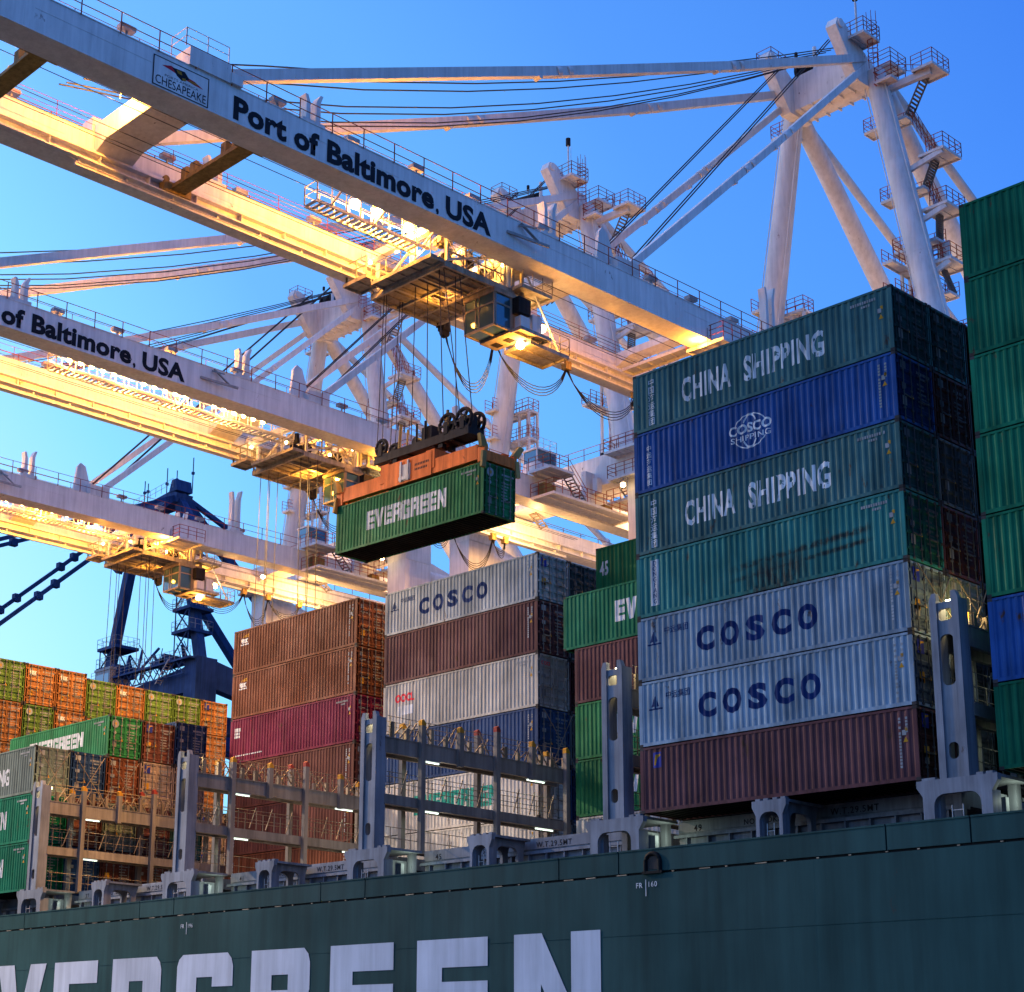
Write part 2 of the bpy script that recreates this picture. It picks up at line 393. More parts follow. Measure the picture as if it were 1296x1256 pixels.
def side_art(kind, H, L):
    """list of (name, bmesh, material) painted on the long side"""
    k = ('a', kind, H, L)
    if k in _cache: return _cache[k]
    out = []
    if kind == 'china':
        a = fit(text_mesh('CHINA', 1, 1, .035, 1.08), 2.5, 4.95, .72, 1.78); c = fit(text_mesh('SHIPPING', 1, 1, .035, 1.08), 5.55, 9.25, .72, 1.78)
        out = [('lettering', a, 'white_mark'), ('lettering', c, 'white_mark'), ('side_characters', vstack('中国海运集团', .95, 1.95, .34, .34), 'white_mark')]
    elif kind == 'cosco':
        out = []
        bms = []
        for i, ch in enumerate('COSCO'): bms.append(fit(text_mesh(ch, 1, 1, .05), 2.9+i*1.16, 2.9+i*1.16+.86, .78, 1.76))
        ch = fit(text_mesh('中远集团', .4, 1, .008), 1.35, 2.5, 1.78, 2.08)
        lg = bm_rects([(.5,1.15,1.42,1.48),(.79,.83,1.48,1.95)]); tri = bm_polys([[(.58,1.55),(.77,1.55),(.77,1.9)],[(.86,1.55),(1.0,1.55),(.86,1.8)]])
        out = [('lettering', join(bms), 'navy_text'), ('side_characters', join([ch, lg, tri]), 'navy_text')]
    elif kind == 'globe':
        bms = [fit(text_mesh('COSCO', 1, 1, .03, 1.0), 4.75, 6.75, 1.22, 1.62), fit(text_mesh('SHIPPING', 1, 1, .012, 1.08), 4.85, 6.7, .92, 1.15)]
        cx, cz, r = 5.75, 1.28, .82
        def arc(cx, cz, rx, rz, a0, a1, w):
            n = 22; ps = [(cx+rx*math.cos(a0+(a1-a0)*i/n), cz+rz*math.sin(a0+(a1-a0)*i/n)) for i in range(n+1)]
            return [[ps[i], ps[i+1], (ps[i+1][0]+(cx-ps[i+1][0])*w, ps[i+1][1]+(cz-ps[i+1][1])*w), (ps[i][0]+(cx-ps[i][0])*w, ps[i][1]+(cz-ps[i][1])*w)] for i in range(n)]
        pl = arc(cx,cz,r,r*.86,R(28),R(152),.06)+arc(cx,cz,r,r*.86,R(210),R(330),.06)+arc(cx,cz,r*.45,r*.86,R(35),R(145),.12)+arc(cx,cz,r*.45,r*.86,R(215),R(325),.12)
        bms.append(bm_polys(pl)); out = [('emblem', join(bms), 'white_mark'), ('side_characters', vstack('中远海运集团', .75, 1.75, .27, .29), 'white_mark')]
    elif kind == 'stack_letters':
        out = [('lettering_panel', bm_rects([(.72,1.12,.42,2.3)]), 'white_mark'), ('lettering', vstack('DONGFANG', .92, 2.08, .27, .225), 'navy_text')]
    elif kind in ('ever', 'ever_green'):
        b_ = fit(block_word('EVERGREEN', .07, .9), 2.6, 9.2, .92, 1.88) if H < 2.7 else fit(block_word('EVERGREEN', .07, .9), *((3.5, 10.1) if L > 13 else (2.72, 9.3)), .95, 2.05)
        out = [('lettering', b_, 'white_mark' if kind == 'ever' else 'green_text')]
    elif kind == 'oocl':
        out = [('lettering', fit(text_mesh('OOCL', 1, 1, .06), 1.0, 2.6, 1.72, 2.22), 'red_text'), ('pale_patch', bm_rects([(1.25,2.5,.98,1.5)]), 'white_mark')]
    elif kind == 'xines':
        out = [('lettering', fit(text_mesh('XINES', 1, 1, .02), .35, 1.9, 1.5, 1.85), 'white_mark')]
    elif kind == 'tex':
        out = [('logo', join([fit(text_mesh('tex', 1, 1, .05), .75, 1.45, H-.92, H-.55), bm_rects([(.7,1.5,H-1.05,H-.97)])]), 'white_mark'),
               ('logo_flash', bm_polys([[(.8,H-.5),(1.55,H-.32),(1.55,H-.42)],[(.85,H-.53),(1.55,H-.45),(1.55,H-.55)]]), 'yellow_mark')]
    elif kind == 'cai':
        out = [('logo', bm_rects([(.45,1.05,H-.85,H-.62),(.45,.95,H-1.05,H-.9),(.45,1.0,H-1.25,H-1.1)]), 'white_mark'), ('stencil', bm_rects([(.6+.2*i,.73+.2*i,.45,.53) for i in range(14)]), 'white_mark')]
    elif kind == 'vertical':
        rnd = random.Random(5); out = [('stencil', bm_rects([(.5+.09*rnd.random(),.82,2.35-.2*i,2.35-.2*i+.13) for i in range(10)]), 'white_mark')]
    elif kind == 'flagside':
        out = [('logo', bm_rects([(.62,1.05,H-.85,H-.25)]), 'blue_mark'), ('logo_flash', bm_polys([[(.68,H-.75),(.78,H-.75),(.86,H-.45),(1.02,H-.40),(1.02,H-.32),(.76,H-.34)]]), 'yellow_mark')]
    elif kind == 'fortyfive':
        out = [('lettering', fit(text_mesh('45', 1, 1, .03), .25, .85, 1.3, 2.1), 'white_mark')]
    res = []
    for i, (n, bm, mt) in enumerate(out): res.append((n, to_mesh(conform(bm, L, .004+.004*i, (.22 if kind == 'china' else .06) if n == 'lettering' and kind in ('china', 'ever') else 0), n), mt))
    _cache[k] = res; return res
_dm = {}
def door_word(kind, H, L):
    k = (kind, H, L)
    if k not in _dm:
        b_ = fit(text_mesh(kind, 1, 1, .05), .28, .86, H-.78, H-.42) if kind == 'tex' else fit(text_mesh(kind, 1, 1, .03), .28, 1.0, H-.6, H-.4)
        _dm[k] = to_mesh(b_, 'door_logo', lambda x, z: (L-.008, x, z))
    return _dm[k]
GROUP = None
def container(x, y, z, H, colour, label, art=None, mark='plain', seed=1, L=LEN, doors=True, word=None, group=None, rot=(0,0,0), name='shipping_container', shade_paint=False, lit_door_colour=None):
    H -= .014
    t = thing(name, label, 'container', (x,y,z), group, rot)
    pm = M['box_'+colour+('_shade_paint' if shade_paint and not doors else '')]
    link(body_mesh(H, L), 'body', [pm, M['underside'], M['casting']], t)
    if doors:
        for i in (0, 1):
            d = link(door_mesh(H, L, i), 'door', M['box_'+colour+'_shade_paint'] if shade_paint else M['box_'+lit_door_colour] if lit_door_colour else pm, t)
            for j in (0, 1): link(bar_mesh(H, L, i*2+j), 'locking_bar', M['bar_shade_paint' if shade_paint else 'bar_steel'], d)
        for me_, nm_ in zip(marking_mesh(H, L, mark, seed), ('door_marking', 'side_marking')): link(me_, nm_, [M['stencil_shade_paint' if shade_paint and nm_ == 'door_marking' else 'stencil'], M['yellow_mark'], M['blue_mark'], M['tip_yellow' if mark == 'orange' else 'bar_steel']], t)
    if word: link(door_word(word, H, L), 'door_logo', M['red_text' if word == 'OOCL' else 'white_mark'], t)
    if art:
        for n, me, mt in side_art(art, H, L): link(me, n, M[mt], t)
    return t
def Yk(k): return .05+2.52*k

# ------------------------------------------------------------------ container stacks on deck
XA, XB, XC, XD, XE, XF, XT = 0.0, 14.88, -29.58, -44.26, -14.8, -59.2, -74.0
H8, H9 = P86, P96
def stack(x, y, spec, group, z=0.0, L=LEN):
    for i, s in enumerate(spec):
        if s is None: z += H9; continue
        H, colour, label = s[0], s[1], s[2]; kw = dict(s[3]) if len(s) > 3 else {}
        ll = kw.pop('L', LEN); dx = -(ll-LEN)/2
        container(x+dx, y, z, H, colour, label, seed=kw.pop('seed', i), L=ll, group=group, shade_paint=(x == XA and not (1 < y < 3 and i == 2)) or (x == XC and y > 13), **kw); z += H  # front stack and row behind middle stack get the painted-in shade
GA = 'containers stacked on the deck'
stack(XA, 0, [
 (H8,'maroon','dark maroon container at the bottom of the tall front stack, above the hull',dict(art='flagside',mark='flag',seed=1)),
 (H8,'pale','pale blue grey container with spaced blue letters, directly above the maroon one',dict(art='cosco',mark='flag',seed=3)),
 (H8,'pale','pale blue grey container with spaced blue letters, directly below the rust smeared green one',dict(art='cosco',mark='flag',seed=5)),
 (H8,'green_teal','turquoise green container with rust smeared side and a narrow white lettered panel',dict(art='stack_letters',seed=2)),
 (H8,'teal','teal container with large white lettering, below the royal blue container in the front stack',dict(art='china',seed=4)),
 (H8,'blue','royal blue container with a round white globe emblem in the front stack',dict(art='globe',seed=1)),
 (H8,'teal','teal container with large white lettering at the very top of the tall front stack',dict(art='china',seed=6))], GA)
stack(XA, 2.52, [
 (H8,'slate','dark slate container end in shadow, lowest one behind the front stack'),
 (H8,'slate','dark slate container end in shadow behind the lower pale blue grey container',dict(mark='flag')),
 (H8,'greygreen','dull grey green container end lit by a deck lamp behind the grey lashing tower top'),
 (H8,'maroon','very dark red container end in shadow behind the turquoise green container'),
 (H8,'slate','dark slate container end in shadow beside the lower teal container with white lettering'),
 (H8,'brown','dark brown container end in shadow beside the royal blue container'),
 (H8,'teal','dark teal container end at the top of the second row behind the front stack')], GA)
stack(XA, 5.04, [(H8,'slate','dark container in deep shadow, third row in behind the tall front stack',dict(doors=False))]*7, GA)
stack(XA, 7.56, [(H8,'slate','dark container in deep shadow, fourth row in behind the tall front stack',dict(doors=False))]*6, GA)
stack(XB, .3, [
 (H9,'sea_green','green container at the foot of the right hand stack, below the blue one',dict(doors=False)),
 (H9,'blue','dark blue container in the right hand stack cut by the picture edge',dict(doors=False)),
 (H9,'sea_green','green container directly above the dark blue one in the right hand stack',dict(doors=False)),
 (H9,'sea_green','green container second above the dark blue one in the right hand stack',dict(doors=False)),
 (H9,'sea_green','green container in the right hand stack, third from the top',dict(doors=False)),
 (H9,'sea_green','green container in the right hand stack, second from the top',dict(doors=False)),
 (H9,'sea_green','green container at the very top of the right hand stack, highest of all containers',dict(doors=False))], GA, z=.06)
yk = Yk(5)+.02
stack(XC, yk, [
 (H9,'white','cream white container half hidden behind the coaming, lowest of the middle stack',dict(seed=2)),
 (H9,'white','cream white container with pale green block letters seen through the lashing bridge',dict(art='ever_green',seed=4)),
 (H9,'navy','navy blue container with small white letters, below the light grey one',dict(art='xines',seed=5)),
 (H9,'cream','light grey container with red letters at its left end',dict(art='oocl',word='OOCL',seed=4)),
 (H9,'maroon','plain dark brown container between two grey ones in the middle stack',dict(seed=1)),
 (H8,'grey','weathered grey container with spaced blue letters on top of the middle stack',dict(art='cosco',mark='flag',seed=3,lit_door_colour='cream'))], GA)  # cream doors on top box: warm lamplight put into the door colour
stack(XC, Yk(6)+.02, [
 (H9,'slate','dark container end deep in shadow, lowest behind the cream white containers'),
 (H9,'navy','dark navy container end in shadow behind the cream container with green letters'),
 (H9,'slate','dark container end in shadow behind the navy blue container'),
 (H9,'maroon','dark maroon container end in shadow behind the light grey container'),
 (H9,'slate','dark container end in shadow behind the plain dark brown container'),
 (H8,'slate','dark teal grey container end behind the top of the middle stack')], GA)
stack(XD, yk, [
 (H9,'tex','rust brown container at the bottom of the brown stack behind the lashing bridge',dict(art='vertical',seed=1)),
 (H9,'brown','rust brown container, second from the bottom of the brown stack',dict(art='vertical',seed=3)),
 (H9,'brown','rust brown container right under the magenta one, behind the bridge railing',dict(seed=5)),
 (H9,'magenta','magenta red container in the brown stack',dict(art='cai',mark='orange',seed=2)),
 (H9,'tex','rust brown container with white and yellow logo, second from the top of the brown stack',dict(art='tex',mark='orange',seed=1)),
 (H9,'tex','dark brown container with white and yellow logo at the top of the brown stack',dict(art='tex',mark='orange',seed=3))], GA)
stack(XE, yk, [
 (H8,'white','cream white container end at the foot of the green stack beside the grey lashing tower',dict(seed=2)),
 (H9,'evergreen','green container with white block letters behind the lashing tower, lower of two alike',dict(art='ever',mark='green',seed=2)),
 (H9,'evergreen','green container with white block letters behind the lashing tower, directly below a brown one',dict(art='ever',mark='green',seed=4)),
 (H9,'maroon','dark red brown container between green ones, partly behind the front stack',dict(seed=1)),
 (H9,'sea_green','long green container with white block letters whose end overhangs the stack below',dict(art='ever',mark='green',seed=2,L=L45))], GA)
stack(XE, Yk(6)+.1, [None, None, None, None,
 (H9,'sea_green','green container hidden behind the long overhanging green one',dict(mark='green')),
 (H9,'evergreen','dark green container marked 45 on its side, on top behind the long green one',dict(art='fortyfive',mark='green',L=L45,seed=2))], GA)
stack(XB, 2.85, [(H9,'sea_green','green container standing behind the right hand stack',dict(doors=False))]*7, GA, z=.06)  # unseen row added to keep land side skylight out of the gap
F_ = {0: [(H9,'sea_green','green container with white block letters, lowest at the far left edge',dict(art='ever',mark='green',seed=2)),
          (H9,'sea_green','green container with white block letters at the far left edge, under the grey green one',dict(art='ever',mark='green',seed=4)),
          (H9,'greygreen','grey green container with white lettering and crossed lashing rods over its doors',dict(art='china',seed=6))],
      1: [(H9,'navy','navy container end low behind the far left lashing bridge, beside green doors'),
          (H9,'brown','dark brown container end behind the far left lashing bridge, under the navy one'),
          (H9,'navy','navy container end with crossed lashing rods beside the grey green container')],
      2: [(H9,'brown','brown container end with blue and yellow sticker low behind the far left lashing bridge',dict(mark='flag')),
          (H9,'greygreen','grey green container end in mid tier behind the far left lashing bridge'),
          (H9,'tex','orange brown container end with crossed lashing rods between a navy and a grey one'),
          (H8,'evergreen','green container with white block letters lying on top of the left block',dict(art='ever',mark='green',seed=4))],
      3: [(H9,'brown','plain brown container end low behind the far left lashing bridge'),
          (H9,'maroon','dark brown container end in mid tier behind the tall bridge post'),
          (H9,'tan','tan grey container end with blue and yellow sticker, left of two alike',dict(mark='flag')),
          (H8,'brown','brown container end between the green and navy ones on top of the left block',dict(mark='flag'))],
      4: [(H9,'cream','cream container end low behind the second lashing tower',dict(mark='flag')),
          (H9,'teal','teal container end in mid tier just left of the second lashing tower'),
          (H9,'tan','tan grey container end, right of two alike, beside the second lashing tower',dict(mark='flag')),
          (H9,'navy','navy container end on top of the left block beside the brown one',dict(mark='plain'))]}
for k, sp in F_.items(): stack(XF, Yk(k)+.25, sp, GA)
GT = 'brightly lit containers in the far block'
def tx(c, label, **k): return (H9, c, label, k)
T_ = {2: [tx('orange','orange brown container end in the third row down at the left picture edge'), tx('orange','orange brown container end in the second row down at the left picture edge',mark='orange'), tx('lime','yellow green container end in the top row at the left picture edge',mark='green')],
      3: [tx('orange','orange brown container end in the third row down beside the green lettered box'), tx('lime','yellow green container end in the second row down with round white emblem',mark='green'), tx('orange','orange container end with small white logo, leftmost of three in the top row',word='tex',mark='orange')],
      4: [None, tx('orange','orange container end with small white logo in the second row down',word='tex',mark='orange'), tx('orange','orange container end with small white logo, middle of three in the top row',word='tex',mark='orange')],
      5: [None, tx('orange','orange container end just showing above the green lettered box'), tx('lime','yellow green container end in the top row between two orange ones with white logos',mark='green')],
      6: [None, None, tx('orange','orange container end with small white logo, rightmost of three in the top row',word='tex',mark='orange')],
      7: [None, None, tx('lime','yellow green container end in the top row, left of a pair alike',mark='green')],
      8: [None, None, tx('lime','yellow green container end in the top row, right of a pair alike',mark='green')]}
for k, sp in T_.items():
    z0 = 3*H9 - (0 if k < 5 else H9-H8)
    stack(XT, Yk(k)+.03, sp, GT, z=z0)
stack(XT, Yk(9)+.03, [tx('cream','cream container end lit yellow at the foot of the far block beside the brown stack'),
  tx('cream','cream container end lit yellow, second from the foot of the far block',mark='flag'), tx('tan','tan container end lit yellow beside the brown stack, third from the foot',mark='flag'),
  tx('orange','orange container end with pale panel, two below the top beside the brown stack'), tx('orange','orange container end one below the top beside the brown stack'),
  (H8,'orange','orange container end with yellow sticker, last of the top row beside the brown stack',dict(mark='flag'))], GT)

stack(XT, Yk(10)+.03, [None, tx('cream','cream container end, lower of two glimpsed between the far block and the brown stack'), tx('tan','tan container end, upper of two glimpsed between the far block and the brown stack')], GT)
# ------------------------------------------------------------------ the ship
PITCH = 14.8
BR = [-1.3, -16.1, -30.9, -45.7, 13.5]          # lashing bridge positions
ship = thing('container_ship', 'long dark green container ship hull with huge white block letters and grey deck fittings', 'ship', (0,0,0))
HY = -.9
def hullx(m, x0, x1, z0, z1, y0, y1): m.box(x0, x1, y0, y1, z0, z1)
m = MB()
xs = [-150+i*9.9 for i in range(24)]
for i, (a, b_) in enumerate(zip(xs[:-1], xs[1:])):
    off = .002 if i % 2 else 0
    m.box(a, b_, HY-off, HY+.35, -4.70, -2.46); m.box(a, b_, HY-.008-off, HY+.35, -9.2, -4.706); m.box(a, b_, HY-.016-off, HY+.35, -14.5, -9.206)
for z in (-4.70, -9.2): m.box(-150, 70, HY-.024, HY, z-.012, z+.012)
m.build('hull', M['hull_green'], ship)
m = MB(); m.box(-150, 70, HY+.08, HY+.2, -2.48, -2.36); m.build('hull_gap', M['hull_dark'], ship)
m = MB(); cuts = [-150, -62, -48.6, -43.0, -41.4, -38.9, -33.6, -28.6, -19.6, -14.4, -12.6, -4.6, -2.15, 12.65, 15.2, 28, 70]
cuts = [-150]; 
for bx in (-60.5,-45.7,-30.9,-16.1,-1.3,13.5,28.3): cuts += [bx-2.2, bx+.9]
cuts.append(70)
for a, b_ in zip(cuts[:-1], cuts[1:]):
    m.box(a+.03, b_-.03, HY-.01, HY+.12, -2.37, -1.56); m.box(a+.03, b_-.03, HY-.04, HY+.16, -1.56, -1.50)
m.build('bulwark', M['hull_green'], ship)
m = MB()
for i in range(60):
    x = -60+i*1.32+random.uniform(-.2,.2); m.box(x, x+random.choice((.1,.1,.5)), HY+.0, HY+.09, -2.44, -2.40)
m.build('gap_bracket', M['lash_steel'], ship)
def chock(x):
    m = MB(); pts = []
    n = 16
    for i in range(n+1):
        a = math.pi*i/n; pts.append((x+.34*math.cos(a), HY-.04, -2.02+.32*math.sin(a)))
    m.tube([(x+.34,HY-.04,-2.4)]+pts+[(x-.34,HY-.04,-2.4)], .085, 8); m.box(x-.48, x+.48, HY-.11, HY-.02, -2.46, -2.36)
    m.mi = 1; m.box(x-.29, x+.29, HY-.03, HY-.012, -2.3, -1.8)
    m.build('mooring_chock', [M['hull_dark'], M['machine_dark']], ship)
chock(1.3)
# huge hull letters: left edge, width
LW = [('E',-52.6,4.1),('V',-47.3,5.3),('E',-41.1,4.35),('R',-35.3,4.5),('G',-29.4,4.65),('R',-23.3,4.4),('E',-17.45,4.25),('E',-11.7,4.25),('N',-5.95,4.6)]
zt = -4.42; hh = 4.7
def wide(ch):
    t = .25; g = .125
    s_ = 1.55/4.25
    if ch == 'E': return [[(0,0),(s_,0),(s_,1),(0,1)], [(s_,.75),(1,.75),(1,1),(s_,1)], [(s_,.375),(1,.375),(1,.625),(s_,.625)], [(s_,0),(1,0),(1,.25),(s_,.25)]]
    if ch == 'V': return [[(0,1),(.34,1),(.5,.36),(.68,1),(1,1),(.68,0),(.34,0)]]
    if ch == 'N': return [[(0,0),(.32,0),(.32,.58),(.66,0),(1,0),(1,1),(.67,1),(.67,.42),(.33,1),(0,1)]]
    if ch == 'R': return [[(0,0),(.36,0),(.36,1),(0,1)], [(.36,.75),(.64,.75),(.64,.6),(1,.6),(1,.86),(.97,.94),(.9,1),(.36,1)], [(.36,.36),(.64,.36),(.64,0),(1,0),(1,.4),(.94,.48),(1,.6),(.64,.6),(.36,.6)]]
    if ch == 'G': return [[(0,.12),(.04,.05),(.12,0),(1,0),(1,.54),(.52,.54),(.52,.34),(.65,.34),(.65,.24),(.36,.24),(.36,.76),(.64,.76),(.64,.66),(1,.66),(1,.86),(.97,.94),(.9,1),(.1,1),(.03,.95),(0,.88)]]
for ch, x, w in LW:
    bm = bm_polys([[(x+a*w, zt-hh+b_*hh) for a, b_ in p] for p in wide(ch)])
    link(to_mesh(bm, 'hull_letter', lambda x, z: (x, HY-.034, z)), 'hull_letter', M['hull_white'], ship)
def hull_text(txt, x, z, h, sx=1.0):
    b_ = text_mesh(txt, h, sx, .01, 1.15)
    link(to_mesh(b_, 'hull_mark', lambda a, c: (x+a, HY-.03, z+c)), 'hull_mark', M['white_mark'], ship)
hull_text('FR', .45, -2.96, .28); hull_text('160', 1.02, -2.94, .28)
hull_text('FR', -29.3, -3.08, .27); hull_text('196', -28.7, -3.08, .27)
m = MB(); m.box(.92,.96,HY-.032,HY-.03,-3.28,-2.66); m.box(-28.8,-28.76,HY-.032,HY-.03,-3.4,-2.8); m.build('hull_mark', M['white_mark'], ship)

# deck, coaming, hatch covers
m = MB(); m.box(-150, 70, HY+.2, 42, -2.6, -2.45); m.build('deck', M['ship_grey_dark'], ship)
m = MB(); m2 = MB()
for b0 in (-60.5,-45.7,-30.9,-16.1,-1.3,13.5):
    x0, x1 = b0+1.2, b0+PITCH-1.2
    m.box(x0, x1, 2.45, 2.6, -2.45, -.62); m.box(x0-.1, x1+.1, 2.2, 2.7, -.72, -.60); m2.box(x0, x1, 2.40, 40, -.58, -.03); m2.box(x0+.05, x1-.05, 2.36, 2.41, -.5, -.1)
    for i in range(12): x = x0+.5+i*(x1-x0-1)/11; m.box(x-.03, x+.03, 2.25, 2.45, -2.4, -.72)
m.build('coaming', M['ship_grey'], ship); m2.build('hatch_cover', M['ship_grey'], ship)
def coam_text(txt, x, z, h):
    b_ = text_mesh(txt, h, 1.0, .012, 1.18)
    link(to_mesh(b_, 'coaming_mark', lambda a, c: (x+a, 2.352, z+c)), 'coaming_mark', M['letter_black'], ship)
for b0, num in ((-45.7,'37'),(-30.9,'41'),(-16.1,'45'),(-1.3,'49')):
    coam_text(num, b0+2.0, -.48, .36); coam_text('W.T.29.5MT', b0+8.3, -.44, .34); coam_text('NO SMOKING', b0+4.4, -.44, .30)
# pedestals: at every bridge a wide arch, at mid bay a square one with arches on two sides
def arch_poly(w, h, leg, top, r, flare=.22):
    o = [(-w/2+.12,0),(-w/2+.12,h-.55),(-w/2-flare+.12,h-.22),(-w/2-flare+.12,h),(w/2+flare-.12,h),(w/2+flare-.12,h-.22),(w/2-.12,h-.55),(w/2-.12,0),(w/2-leg,0)]
    ih = h-top; n = 5
    for i in range(n+1): a = R(90*i/n); o.append((w/2-leg-r+r*math.cos(a), ih-r+r*math.sin(a)))
    for i in range(n+1): a = R(90+90*i/n); o.append((-w/2+leg+r+r*math.cos(a), ih-r+r*math.sin(a)))
    o.append((-w/2+leg,0)); return o
def pedestals():
    m = MB(); zb = -2.45; h = 2.36
    for bx in BR+[-60.5]:
        c = bx+.12; po = arch_poly(2.75, h, .52, .50, .4)
        m.prism(po, lambda a, z: (c+a, -.25, zb+z), lambda a, z: (c+a, -.02, zb+z))
        m.box(c-1.2, c-.9, 1.6, 1.9, zb, -.2); m.box(c+.8, c+1.1, 1.6, 1.9, zb, -.2)
        m.box(c-1.45, c+1.45, -.019, 1.899, -.2, -.095)
        for sx in (-1.25, .75): m.box(c+sx, c+sx+.5, -.018, .3, zb, -.6)
        for sx in (-1.2,-.95,.8,1.15): m.box(c+sx-.12, c+sx+.12, -.15, .12, -.094, .01)
    for b0 in (-60.5,-45.7,-30.9,-16.1,-1.3,13.5):
        c = b0+7.45; po = arch_poly(1.4, h, .27, .42, .34, .16)
        m.prism(po, lambda a, z: (c+a, -.25, zb+z), lambda a, z: (c+a, -.05, zb+z))
        po2 = arch_poly(2.2, h, .45, .42, .34, .1)
        for sx in (-.55, .38): m.prism(po2, lambda a, z: (c+sx, .9+a, zb+z), lambda a, z: (c+sx+.16, .9+a, zb+z))
        m.box(c-.75, c+.75, -.049, 2.1, -.2, -.095)
        for sx in (-.55,-.2,.2,.55): m.box(c+sx-.1, c+sx+.1, -.15, .1, -.094, .0)
    return m
pedestals().build('pedestal', M['ship_grey'], ship)
m = MB()
for bx in BR:
    for xx in (bx-.05, bx+.35): m.tube([(xx,-.3,-2.4),(xx,-.3,-1.0)], .02, 6)
    for q in range(5): m.tube([(bx-.05,-.3,-2.3+.28*q),(bx+.35,-.3,-2.3+.28*q)], .014, 5)
for b0 in (-45.7,-30.9,-16.1,-1.3):
    c = b0+7.35
    for xx in (c-.15, c+.15): m.tube([(xx,-.02,-2.4),(xx,-.02,-.9)], .02, 6)
    for q in range(5): m.tube([(c-.15,-.02,-2.3+.28*q),(c+.15,-.02,-2.3+.28*q)], .014, 5)
m.build('ladder', M['rail_pale'], ship)

def slot(m, xc, w, z0, z1, r, x0, x1, y0, y1):
    """web panel x0..x1, z0..z1 holding a rounded opening of width w (drawn as two halves)"""
    n = 5
    for s in (-1, 1):
        po = [(xc, z0), (x0 if s < 0 else x1, z0), (x0 if s < 0 else x1, z1), (xc, z1)]
        hw = w/2; pts = [(xc, z1-.12)]
        for i in range(n+1): a = R(90-90*i/n); pts.append((xc+s*(hw-r+r*math.cos(a)), z1-.12-r+r*math.sin(a)))
        for i in range(n+1): a = R(-90*i/n); pts.append((xc+s*(hw-r+r*math.cos(a)), z0+.12+r+r*math.sin(a)))
        pts.append((xc, z0+.12))
        m.prism(po+pts, lambda a, z: (a, y0, z), lambda a, z: (a, y1, z))
def bridge(bx, rows, full=True):
    Y1 = .6+2.5*rows; zt_, zm = 5.12, 2.5
    fr = MB()
    for xx in (bx-.55, bx+.35):
        fr.box(xx, xx+.2, .45, Y1, 4.42, zt_); fr.box(xx-.03, xx+.23, .45, Y1, zt_, zt_+.05); fr.box(xx, xx+.2, .45, Y1, 2.08, zm); fr.box(xx-.03, xx+.23, .45, Y1, 2.03, 2.08)
    g = fr.build('lashing_bridge', M['bridge_grey'], ship)
    # outer tower: two stiles and a web with rounded slots
    tw = MB()
    for x0 in (bx-.54, bx+.28): tw.box(x0, x0+.26, -.12, .5, -.09, 6.05); tw.prism([(x0,6.05),(x0+.26,6.05),(x0+.26,6.3),(x0+.1,6.3)] if x0 < bx else [(x0,6.05),(x0+.26,6.05),(x0+.16,6.3),(x0,6.3)], lambda a, z: (a,-.12,z), lambda a, z: (a,.1,z))
    y0, y1 = -.04, .06; a, b_ = bx-.281, bx+.281
    tw.box(a, b_, y0, y1, -.09, .45); slot(tw, bx, .36, .45, 1.25, .15, a, b_, y0, y1); tw.box(a, b_, y0, y1, 1.25, 2.95)
    slot(tw, bx, .5, 2.95, 4.95, .2, a, b_, y0, y1); tw.box(a, b_, y0, y1, 4.95, 5.2); slot(tw, bx, .5, 5.2, 5.85, .12, a, b_, y0, y1); tw.box(a, b_, y0, y1, 5.85, 5.97)
    tw.build('tower', M['ship_grey'], g)
    for r in range(1, rows+1):
        y = 2.5*r+.02; tall = r % 5 == 3; short = r in (2, 4)
        for xx, back in ((bx+.56, 0), (bx-.80, 1)):
            if back and r not in (1,3,5): continue
            p_ = MB(); ztop = 6.35 if tall else 5.95
            z0 = 4.3 if short else -.03
            p_.box(xx, xx+.24, y, y+.26, z0, ztop)
            p_.mi = 1; p_.prism([(y-.01,ztop),(y+.27,ztop),(y+.27,ztop+.12),(y+.1,ztop+.3),(y-.01,ztop+.24)], lambda a, z: (xx-.005,a,z), lambda a, z: (xx+.245,a,z))
            p_.build('post', [M['bridge_grey'], M['tip_red' if tall else 'tip_yellow']], g)
    wk = MB(); wk.box(bx-.34, bx+.34, .5, Y1, 5.02, 5.07); wk.box(bx-.34, bx+.34, .5, Y1, 2.40, 2.45); wk.box(bx-.34, bx+.34, .5, Y1, -.02, .03); wk.build('walkway', M['grating'], g)
    rl = MB()
    for z in (5.17, 2.55):
        for xx in (bx+.5, bx-.5):
            n = rows*2
            for i in range(n+1):
                y = .8+i*(Y1-1)/n; rl.tube([(xx,y,z),(xx,y,z+1.0)], .024, 5)
            for q in (.5, 1.0): rl.tube([(xx,.6,z+q),(xx,Y1,z+q)], .016, 5)
    for i in range(rows*2):
        y = .9+i*1.25; rl.tube([(bx+.5,y,.0),(bx+.5,y,1.0)], .02, 5)
    for q in (.5, 1.0): rl.tube([(bx+.5,.6,q),(bx+.5,Y1,q)], .018, 5)
    rl.build('railing', M['lash_steel'], g)
    rd = MB(); rnd = random.Random(int(bx*10))
    for r in range(rows):                                              # stowed turnbuckles and rods
        for q in range(5):
            y = .9+2.5*r+.45*q; x = bx+.45+rnd.uniform(0,.12); dy = rnd.choice((-.55,.55,.7)); zz = rnd.uniform(.5,1.0)
            rd.tube([(x,y,5.2),(x-.1,y+dy,5.2+zz)], .035, 6)
            if q % 2 == 0: rd.box(x-.12, x+.05, y-.08, y+.1, 5.18, 5.5+rnd.uniform(0,.45))
        for q in (0,1): y = 1.5+2.5*r+1.1*q; rd.tube([(bx+.5,y,2.6),(bx+.45,y+.45,3.75)], .03, 6)
    rd.build('lashing_gear', M['lash_steel'], g)
